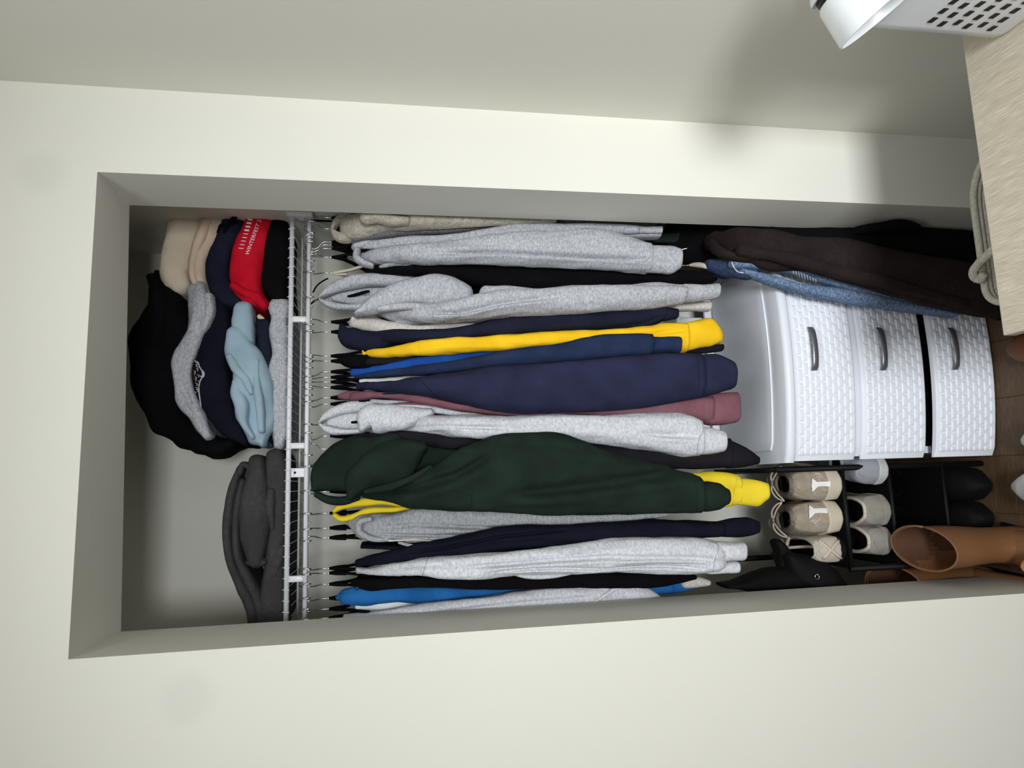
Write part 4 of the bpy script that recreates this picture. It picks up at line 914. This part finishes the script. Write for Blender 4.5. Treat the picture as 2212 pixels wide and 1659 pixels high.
# tan boots
def boot(label, cx, cy, rot, ht):
    t = thing('tall_boot', label, 'boot', 'tan leather boots'); t.location = (cx, cy, 0); t.rotation_euler = (0, 0, rot)
    st = [(0, 0, .0, .046, .07), (.02, 0, .0, .047, .072), (.06, 0, .012, .044, .064), (.10, 0, .02, .042, .058), (.15, .001, .02, .046, .066), (.2, .002, .018, .05, .076), (.24, .002, .016, .051, .074), (ht, .002, .014, .053, .078)]
    rings = []; n = 28
    for i, (z, ox, oy, rx, ry) in enumerate(st):
        r = []
        for j in range(n):
            a = 2*math.pi*j/n; y = ry*math.sin(a)+oy
            zz = z+(.32*(y-oy)*(1 if i == len(st)-1 else .55 if i == len(st)-2 else .15 if i == len(st)-3 else 0))
            r.append(np.array([rx*math.cos(a)+ox, y, zz]))
        rings.append(r)
    V, F = loft(rings, True, False); o = obj('shaft', mesh('shaft', V, F), M['tan'], t)
    so = o.modifiers.new('thick', 'SOLIDIFY'); so.thickness = .004; so.offset = -1
    sd = o.modifiers.new('smooth', 'SUBSURF'); sd.levels = 1; sd.render_levels = 1
    V, F = tube([*rings[-1], rings[-1][0]], .0028, 6); obj('rim_binding', mesh('rim', V, F), M['tan'], t)
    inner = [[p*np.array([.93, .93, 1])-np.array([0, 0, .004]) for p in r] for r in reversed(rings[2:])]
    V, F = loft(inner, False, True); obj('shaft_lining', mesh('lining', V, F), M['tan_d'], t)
    seam_ = [(-.055*.98, .014, ht), (-.0535, .016, .24), (-.05, .018, .2), (-.046, .02, .15), (-.042, .02, .1), (-.045, .01, .05)]
    V, F = tube(seam_, .0016, 6, sub=4); obj('side_seam', mesh('seam', V, F), M['tan_d'], t)
    foot = []                                # vamp and toe reach towards the room
    for k, (y, w, h) in enumerate(((.05, .04, .075), (0, .044, .085), (-.06, .043, .08), (-.11, .044, .062), (-.15, .043, .05), (-.18, .036, .042), (-.2, .02, .03))):
        foot.append([np.array([w*math.cos(a), y, h/2+h/2*math.sin(a)]) for a in np.linspace(0, 2*math.pi, 16, endpoint=False)])
    V, F = loft(foot); obj('foot', mesh('foot', V, F), M['tan'], t)
    bm = bmesh.new(); box(bm, -.044, .044, -.19, .07, 0, .012, bev=.005); obj('sole', bm_mesh(bm), M['leather'], t)
    return t
boot('tan leather boot standing right of its pair, open shaft showing', -.286, .150, math.radians(-10), .285)
boot('tan leather boot nearly hidden by the left jamb', -.396, .285, math.radians(-4), .272)
# black heeled boots lying on the left end of the rack
t = thing('heeled_boot', 'black heeled boot lying on the upper tier against the left jamb', 'boot', 'black boots on the rack')
for nm, pts, d in (('shaft', [(1690, 1200, 12, .33), (1720, 1225, 34, .32), (1760, 1250, 40, .31), (1790, 1275, 34, .31)], .05), ('foot', [(1562, 1264, 5, .30), (1590, 1262, 10, .30), (1630, 1258, 24, .31), (1690, 1255, 32, .32), (1740, 1262, 30, .32)], .04), ('heel', [(1676, 1172, 9, .33), (1688, 1190, 14, .33), (1700, 1215, 24, .33)], .025)):
    V, F = cloth(pts, d, d, mode='strand', amp=.003, seed=9); obj(nm, mesh(nm, V, F), M['leather'], t)
q = at(1765, 1246, .255); V, F = tube([q+np.array([.006*math.cos(a), 0, .006*math.sin(a)]) for a in np.linspace(0, 2*math.pi, 13)], .0013, 6); obj('buckle', mesh('buckle', V, F), M['chrome'], t)
settle(t)

# ------------------------------------------------------------------ lower hanging clothes by the right jamb
lr = thing('lower_rail', 'short dark lower hanging rail hidden behind the cuffs near the right jamb', 'rail')
tube_obj('rod', [(.44, .37, .845), (CXR, .37, .845)], .008, M['black'], lr, n=10)
for x in (.6,): tube_obj('drop_bar', [(x, .37, .845), (x, .372, RAILZ)], .003, M['black'], lr)
settle(lr)
def low_hang(name, label, cat, mat, strands, group=None):
    t = thing(name, label, cat, group)
    for i, st in enumerate(strands):
        nm, pts = st[0], st[1]; kw = dict(st[2]) if len(st) > 2 else {}
        d, b = kw.pop('df', .035), kw.pop('db', .05); mt = kw.pop('mat', mat)
        kw.setdefault('amp', .006); kw.setdefault('seed', 80+i+len(label)); kw.setdefault('sc', (24, 24, 7))
        V, F = cloth(pts, d, b, mode=kw.pop('mode', 'strand'), n=32, **kw); obj(nm, mesh(nm, V, F), M[mt], t)
    return settle(t)
low_hang('long_coat', 'long black coat hanging lowest against the right jamb', 'coat', 'blackf', [
  ('coat_body', [(1440, 478, 560, .36), (1520, 481, 575, .30), (1600, 488, 572, .22), (1700, 496, 580, .15), (1800, 494, 600, .125), (1900, 490, 625, .12), (2040, 497, 660, .118), (2165, 505, 692, .118)], dict(mode='slice', df=.03, db=.035)),
  ('coat_sleeve', [(1850, 500, 10, .10), (1900, 493, 12, .085), (1945, 489, 11, .08), (1972, 496, 8, .085)], dict(df=.025, db=.03))])
low_hang('teddy_coat', 'dark brown teddy fleece coat hanging in front of the black coat', 'coat', 'brownfur', [
  ('coat_body', [(1532, 505, 536, .25), (1570, 496, 556, .19), (1640, 500, 574, .13), (1720, 508, 584, .09), (1800, 518, 602, .075), (1900, 535, 630, .065), (2000, 550, 656, .06), (2090, 570, 676, .06), (2160, 585, 690, .06)], dict(mode='slice', df=.03, db=.03, amp=.009)),
  ('collar', [(1532, 520, 6, .22), (1550, 540, 8, .18), (1590, 556, 6, .15), (1640, 562, 5, .12)], dict(df=.015, db=.02)),
  ('lapel', [(1600, 540, 10, .125), (1700, 558, 12, .07), (1820, 588, 12, .045), (1950, 622, 10, .035), (2080, 655, 8, .035)], dict(df=.014, db=.02))])
jn = low_hang('jeans', 'washed blue jeans folded over a cream hanger in front of the drawer tower', 'jeans', 'denim', [
  ('waistband', [(1528, 572, 10, .25), (1560, 576, 16, .22), (1590, 580, 19, .19), (1620, 586, 15, .165)], dict(mat='denim_d', df=.02, db=.03)),
  ('leg', [(1585, 570, 11, .175), (1650, 573, 9, .14), (1720, 583, 11, .12), (1765, 598, 11, .115), (1830, 616, 11, .115), (1930, 644, 9, .115), (2050, 672, 6, .115)], dict(df=.018, db=.022)),
  ('leg', [(1600, 587, 5, .17), (1650, 601, 8, .14), (1720, 621, 10, .12), (1790, 634, 12, .115), (1850, 645, 13, .115), (1950, 662, 9, .115), (2060, 682, 4, .115)], dict(df=.018, db=.022)),
  ('flap', [(1545, 592, 5, .26), (1570, 597, 5, .25), (1590, 592, 4, .24)], dict(mat='denim_d', df=.012, db=.015))])
seam(jn, [(1581, 566), (1586, 578), (1594, 587), (1606, 589)], .0016, 'white', 'seam')
for i in range(9):
    a = (1712+i*6.2, 580+i*2.9); seam(jn, [a, (a[0]+1.5, a[1]+6), (a[0]+2.5, a[1]+12)], .0012, 'white', 'frayed_thread', 3)
bpt = [at(1458, 563, .3), at(1468, 572, .3), at(1490, 573, .29)]
t = thing('clothes_hanger', 'cream hanger poking out of the jeans waistband', 'hanger', 'hangers lower down')
V, F = tube(bpt, .0015, 7, sub=4); obj('hook', mesh('hook', V, F), M['chrome'], t)
V, F = tube([at(1488, 573, .29), at(1500, 572, .28), at(1532, 576, .245)], [.003, .0065, .007], 10, sub=3); obj('neck', mesh('neck', V, F), M['whitewood'], t)
settle(t)
t = thing('clothes_hanger', 'bare bright hanger hook showing below the creased grey cuff', 'hanger', 'hangers lower down')
V, F = tube([at(1440, 548, .3), at(1466, 541, .28), at(1489, 535, .27)], .002, 7, sub=3); obj('hook', mesh('hook', V, F), M['chrome'], t)
settle(t)
low_hang('garment_strip', 'dark olive cloth edge below the doubled grey cuff', 'garment', 'green', [('panel', [(1400, 504, 524, .33), (1440, 505, 525, .33), (1477, 503, 527, .33)], dict(mode='slice', df=.015, db=.02))])
t = thing('plastic_clip', 'grey plastic clip with curved ridges beside the right jamb', 'clip')
for r in (16, 9):
    P = [at(1432+r*1.9*math.cos(a), 500-r*math.sin(a), .35) for a in np.linspace(0, math.pi/1.6, 9)]
    V, F = tube(P, .006, 8, sub=2); obj('ridge', mesh('ridge', V, F), M['heather_d'], t)
settle(t)

# ------------------------------------------------------------------ bedside cabinet, bin, lamp
TZ = .60; TFY = -.436
pc = atz(2167, 725, TZ); TX0 = pc[0]; TFY = pc[1]
tb = thing('bedside_cabinet', 'pale oak bedside cabinet in the lower right corner of the picture', 'cabinet')
bm = bmesh.new(); box(bm, TX0, XC-.004, TFY-.5, TFY, TZ-.022, TZ, bev=.0015); obj('top', bm_mesh(bm), M['oak'], tb, smooth=False)
for d in ((TX0+.004, TX0+.022, TFY-.495, TFY-.005, .0, TZ-.022), (XC-.026, XC-.006, TFY-.495, TFY-.005, .0, TZ-.022), (TX0+.022, XC-.026, TFY-.02, TFY-.008, .05, TZ-.022), (TX0+.022, XC-.026, TFY-.49, TFY-.02, .05, .07)):
    bm = bmesh.new(); box(bm, *d, bev=.001); obj('panel', bm_mesh(bm), M['oak'], tb, smooth=False)
for z0, z1 in ((.075, .31), (.315, TZ-.026)):
    bm = bmesh.new(); box(bm, TX0+.004, XC-.006, TFY-.515, TFY-.497, z0, z1, bev=.002); dr = obj('drawer', bm_mesh(bm), M['oak'], tb, smooth=False)
    V, F = tube([((TX0+XC)/2, TFY-.515, (z0+z1)/2), ((TX0+XC)/2, TFY-.535, (z0+z1)/2)], .012, 12); obj('knob', mesh('knob', V, F), M['handle'], dr)
settle(tb)
# white slotted bin
BC = atz(2172, 84, TZ); bz1 = TZ+.30
bt = thing('slotted_bin', 'white plastic bin with rows of slots standing on the oak cabinet', 'bin')
bx0, by1 = BC[0], BC[1]+.02
def rrect(x0, x1, y0, y1, r, z, n=6):
    out = []
    for (cx, cy, a0) in ((x1-r, y1-r, 0), (x0+r, y1-r, 90), (x0+r, y0+r, 180), (x1-r, y0+r, 270)):
        for k in range(n+1):
            a = math.radians(a0+90*k/n); out.append(np.array([cx+r*math.cos(a), cy+r*math.sin(a), z]))
    return out
rings = [rrect(bx0+i, XC-.01-i, by1-.30+i, by1-i, .03, TZ+z) for z, i in ((0, .012), (.006, .004), (.016, 0), (.15, -.004+.004), (.30, 0))]
V, F = loft(rings, True, False); o = obj('bin_wall', mesh('bin', V, F), M['rail'], bt); so = o.modifiers.new('thick', 'SOLIDIFY'); so.thickness = .003
for r_ in range(10):
    for c_ in range(9):
        yy = by1-.035-c_*.020-(.006 if r_ % 2 else 0); zz = TZ+.045+r_*.022
        if r_ > 5: continue
        bm = bmesh.new(); V = [(bx0-.0012, yy, zz-.003), (bx0-.0012, yy-.011, zz-.005), (bx0-.0012, yy-.011, zz+.003), (bx0-.0012, yy, zz+.005)]
        obj('slot', mesh('slot', V+[(a+.002, b, c) for a, b, c in V], [(0, 1, 2, 3), (7, 6, 5, 4), (0, 4, 5, 1), (1, 5, 6, 2), (2, 6, 7, 3), (3, 7, 4, 0)]), M['darkgap'], bt, smooth=False); bm.free()
settle(bt)
# white lamp head
LY = -.62
tip = at(1850, 68, LY); far = at(1987, -34, LY); rimd = (far-tip)/np.linalg.norm(far-tip); R0 = .075; cen = tip+rimd*R0
axis = np.cross(rimd, np.array([0, 1.0, 0])); axis /= np.linalg.norm(axis)
if axis[2] < 0: axis = -axis
lm = thing('desk_lamp', 'white desk lamp head tilted over the oak cabinet in the upper right corner', 'lamp')
M['lampw'] = plain('white_lamp_enamel', (236, 240, 242), .35)
e1, e2 = rimd, np.array([0, 1.0, 0])
def lring(c, r, n=40): return [c+r*(math.cos(a)*e1+math.sin(a)*e2) for a in np.linspace(0, 2*math.pi, n, endpoint=False)]
V, F = loft([lring(cen, R0), lring(cen+axis*.012, R0*.985), lring(cen+axis*.054, R0*.93), lring(cen+axis*.058, R0*.9)], False, True)
o = obj('shade', mesh('shade', V, F), M['lampw'], lm); so = o.modifiers.new('thick', 'SOLIDIFY'); so.thickness = .002; so.offset = 1
o.modifiers.new('split', 'EDGE_SPLIT').split_angle = math.radians(40)
V, F = loft([lring(cen+axis*.0575, R0*.9), lring(cen+axis*.070, R0*.9)], True, True); obj('vent_gap', mesh('vent', V, F), M['darkgap'], lm)
V, F = loft([lring(cen+axis*.070, R0*.97), lring(cen+axis*.075, R0*.97), lring(cen+axis*.12, R0*.6)], True, True); obj('cap', mesh('cap', V, F), M['lampw'], lm).modifiers.new('split', 'EDGE_SPLIT').split_angle = math.radians(40)
apex = cen+axis*.12
base = np.array([min(.60, apex[0]), LY-.18, TZ])
V, F = tube([apex, apex+np.array([-.0, -.05, .06]), np.array([base[0], base[1], TZ+.42]), np.array([base[0], base[1], TZ+.2]), base+np.array([0, 0, .01])], .007, 10, sub=6); obj('arm', mesh('arm', V, F), M['lampw'], lm)
V, F = loft([[base+np.array([r*math.cos(a), r*math.sin(a), z]) for a in np.linspace(0, 2*math.pi, 32, endpoint=False)] for z, r in ((0, .07), (.012, .07), (.018, .06), (.022, .01))]); obj('base', mesh('base', V, F), M['lampw'], lm)
settle(lm)

# ------------------------------------------------------------------ coiled rope basket between cabinet and closet
M['rope'] = fabric('natural_cotton_rope', (206, 202, 190), (176, 171, 158), heather=1.0)
bk = thing('rope_basket', 'coiled natural rope basket standing behind the oak cabinet', 'basket')
BX0, BX1, BY0, BY1, BZ = .238, .60, -.425, -.148, .345
def rope_ring(z, inset, rr):
    out = []                                  # egg-shaped plan: tight at the left end, wide at the right
    for cx, cy, r, a0 in ((BX1-.13, BY1-.13, .13, 0), (BX0+.05, BY1-.05, .05, 90), (BX0+.05, BY0+.05, .05, 180), (BX1-.13, BY0+.13, .13, 270)):
        out += [np.array([cx+(r-inset)*math.cos(math.radians(a0+90*k/8)), cy+(r-inset)*math.sin(math.radians(a0+90*k/8)), z]) for k in range(9)]
    return tube(out+[out[0]], rr, 8, cap=False)
nr = 29
for k in range(nr):
    z = .009+k*(BZ-.018)/(nr-1); V, F = rope_ring(z, .012*(1-k/(nr-1))+.009, .0062 if k < nr-1 else .0072); obj('rope_coil', mesh('coil', V, F), M['rope'], bk)
V, F = loft([rrect(BX0+.03, BX1-.03, BY0+.03, BY1-.03, .1, z, 8) for z in (.0, .015)]); obj('basket_floor', mesh('bfloor', V, F), M['rope'], bk)
hy = -.175
H_ = [at(2150, 535, -.24), at(2132, 552, -.22), at(2112, 572, -.18), at(2102, 588, -.165), at(2106, 600, -.16), at(2118, 604, -.165), at(2124, 592, -.18)]
V, F = tube(H_, .0085, 10, sub=6); obj('handle_loop', mesh('handle', V, F), M['rope'], bk)
for i in range(5):
    a = np.array(at(2106+i*3, 602+i, -.16)); V, F = tube([a, a+np.array([-.004, 0, -.002]), a+np.array([-.009+.002*i, 0, .003-.002*i])], .0008, 5); obj('frayed_strand', mesh('fray', V, F), M['rope'], bk)
settle(bk)

# ------------------------------------------------------------------ added unseen ceiling panel that holds the fill light
ct = thing('added_ceiling_panel', 'added unseen square white ceiling panel housing the fill light', 'lamp')
bm = bmesh.new(); box(bm, -.92, .52, -2.32, -.88, RZ-.06, RZ, bev=.004); obj('added_panel_body', bm_mesh(bm), M['rail'], ct)
settle(ct)

ck = thing('black_cord', 'thin black cord poking down through the shelf beside the grey hood', 'cord')
V, F = tube([at(676, 632, .52), at(684, 618, .51), at(696, 608, .5), at(709, 601, .5)], .0022, 7, sub=4); obj('cord', mesh('cord', V, F), M['blackf'], ck)
V, F = tube([at(672, 656, .52), at(680, 650, .51), at(690, 645, .51)], .0022, 7, sub=3); obj('cord', mesh('cord', V, F), M['blackf'], ck)
settle(ck)
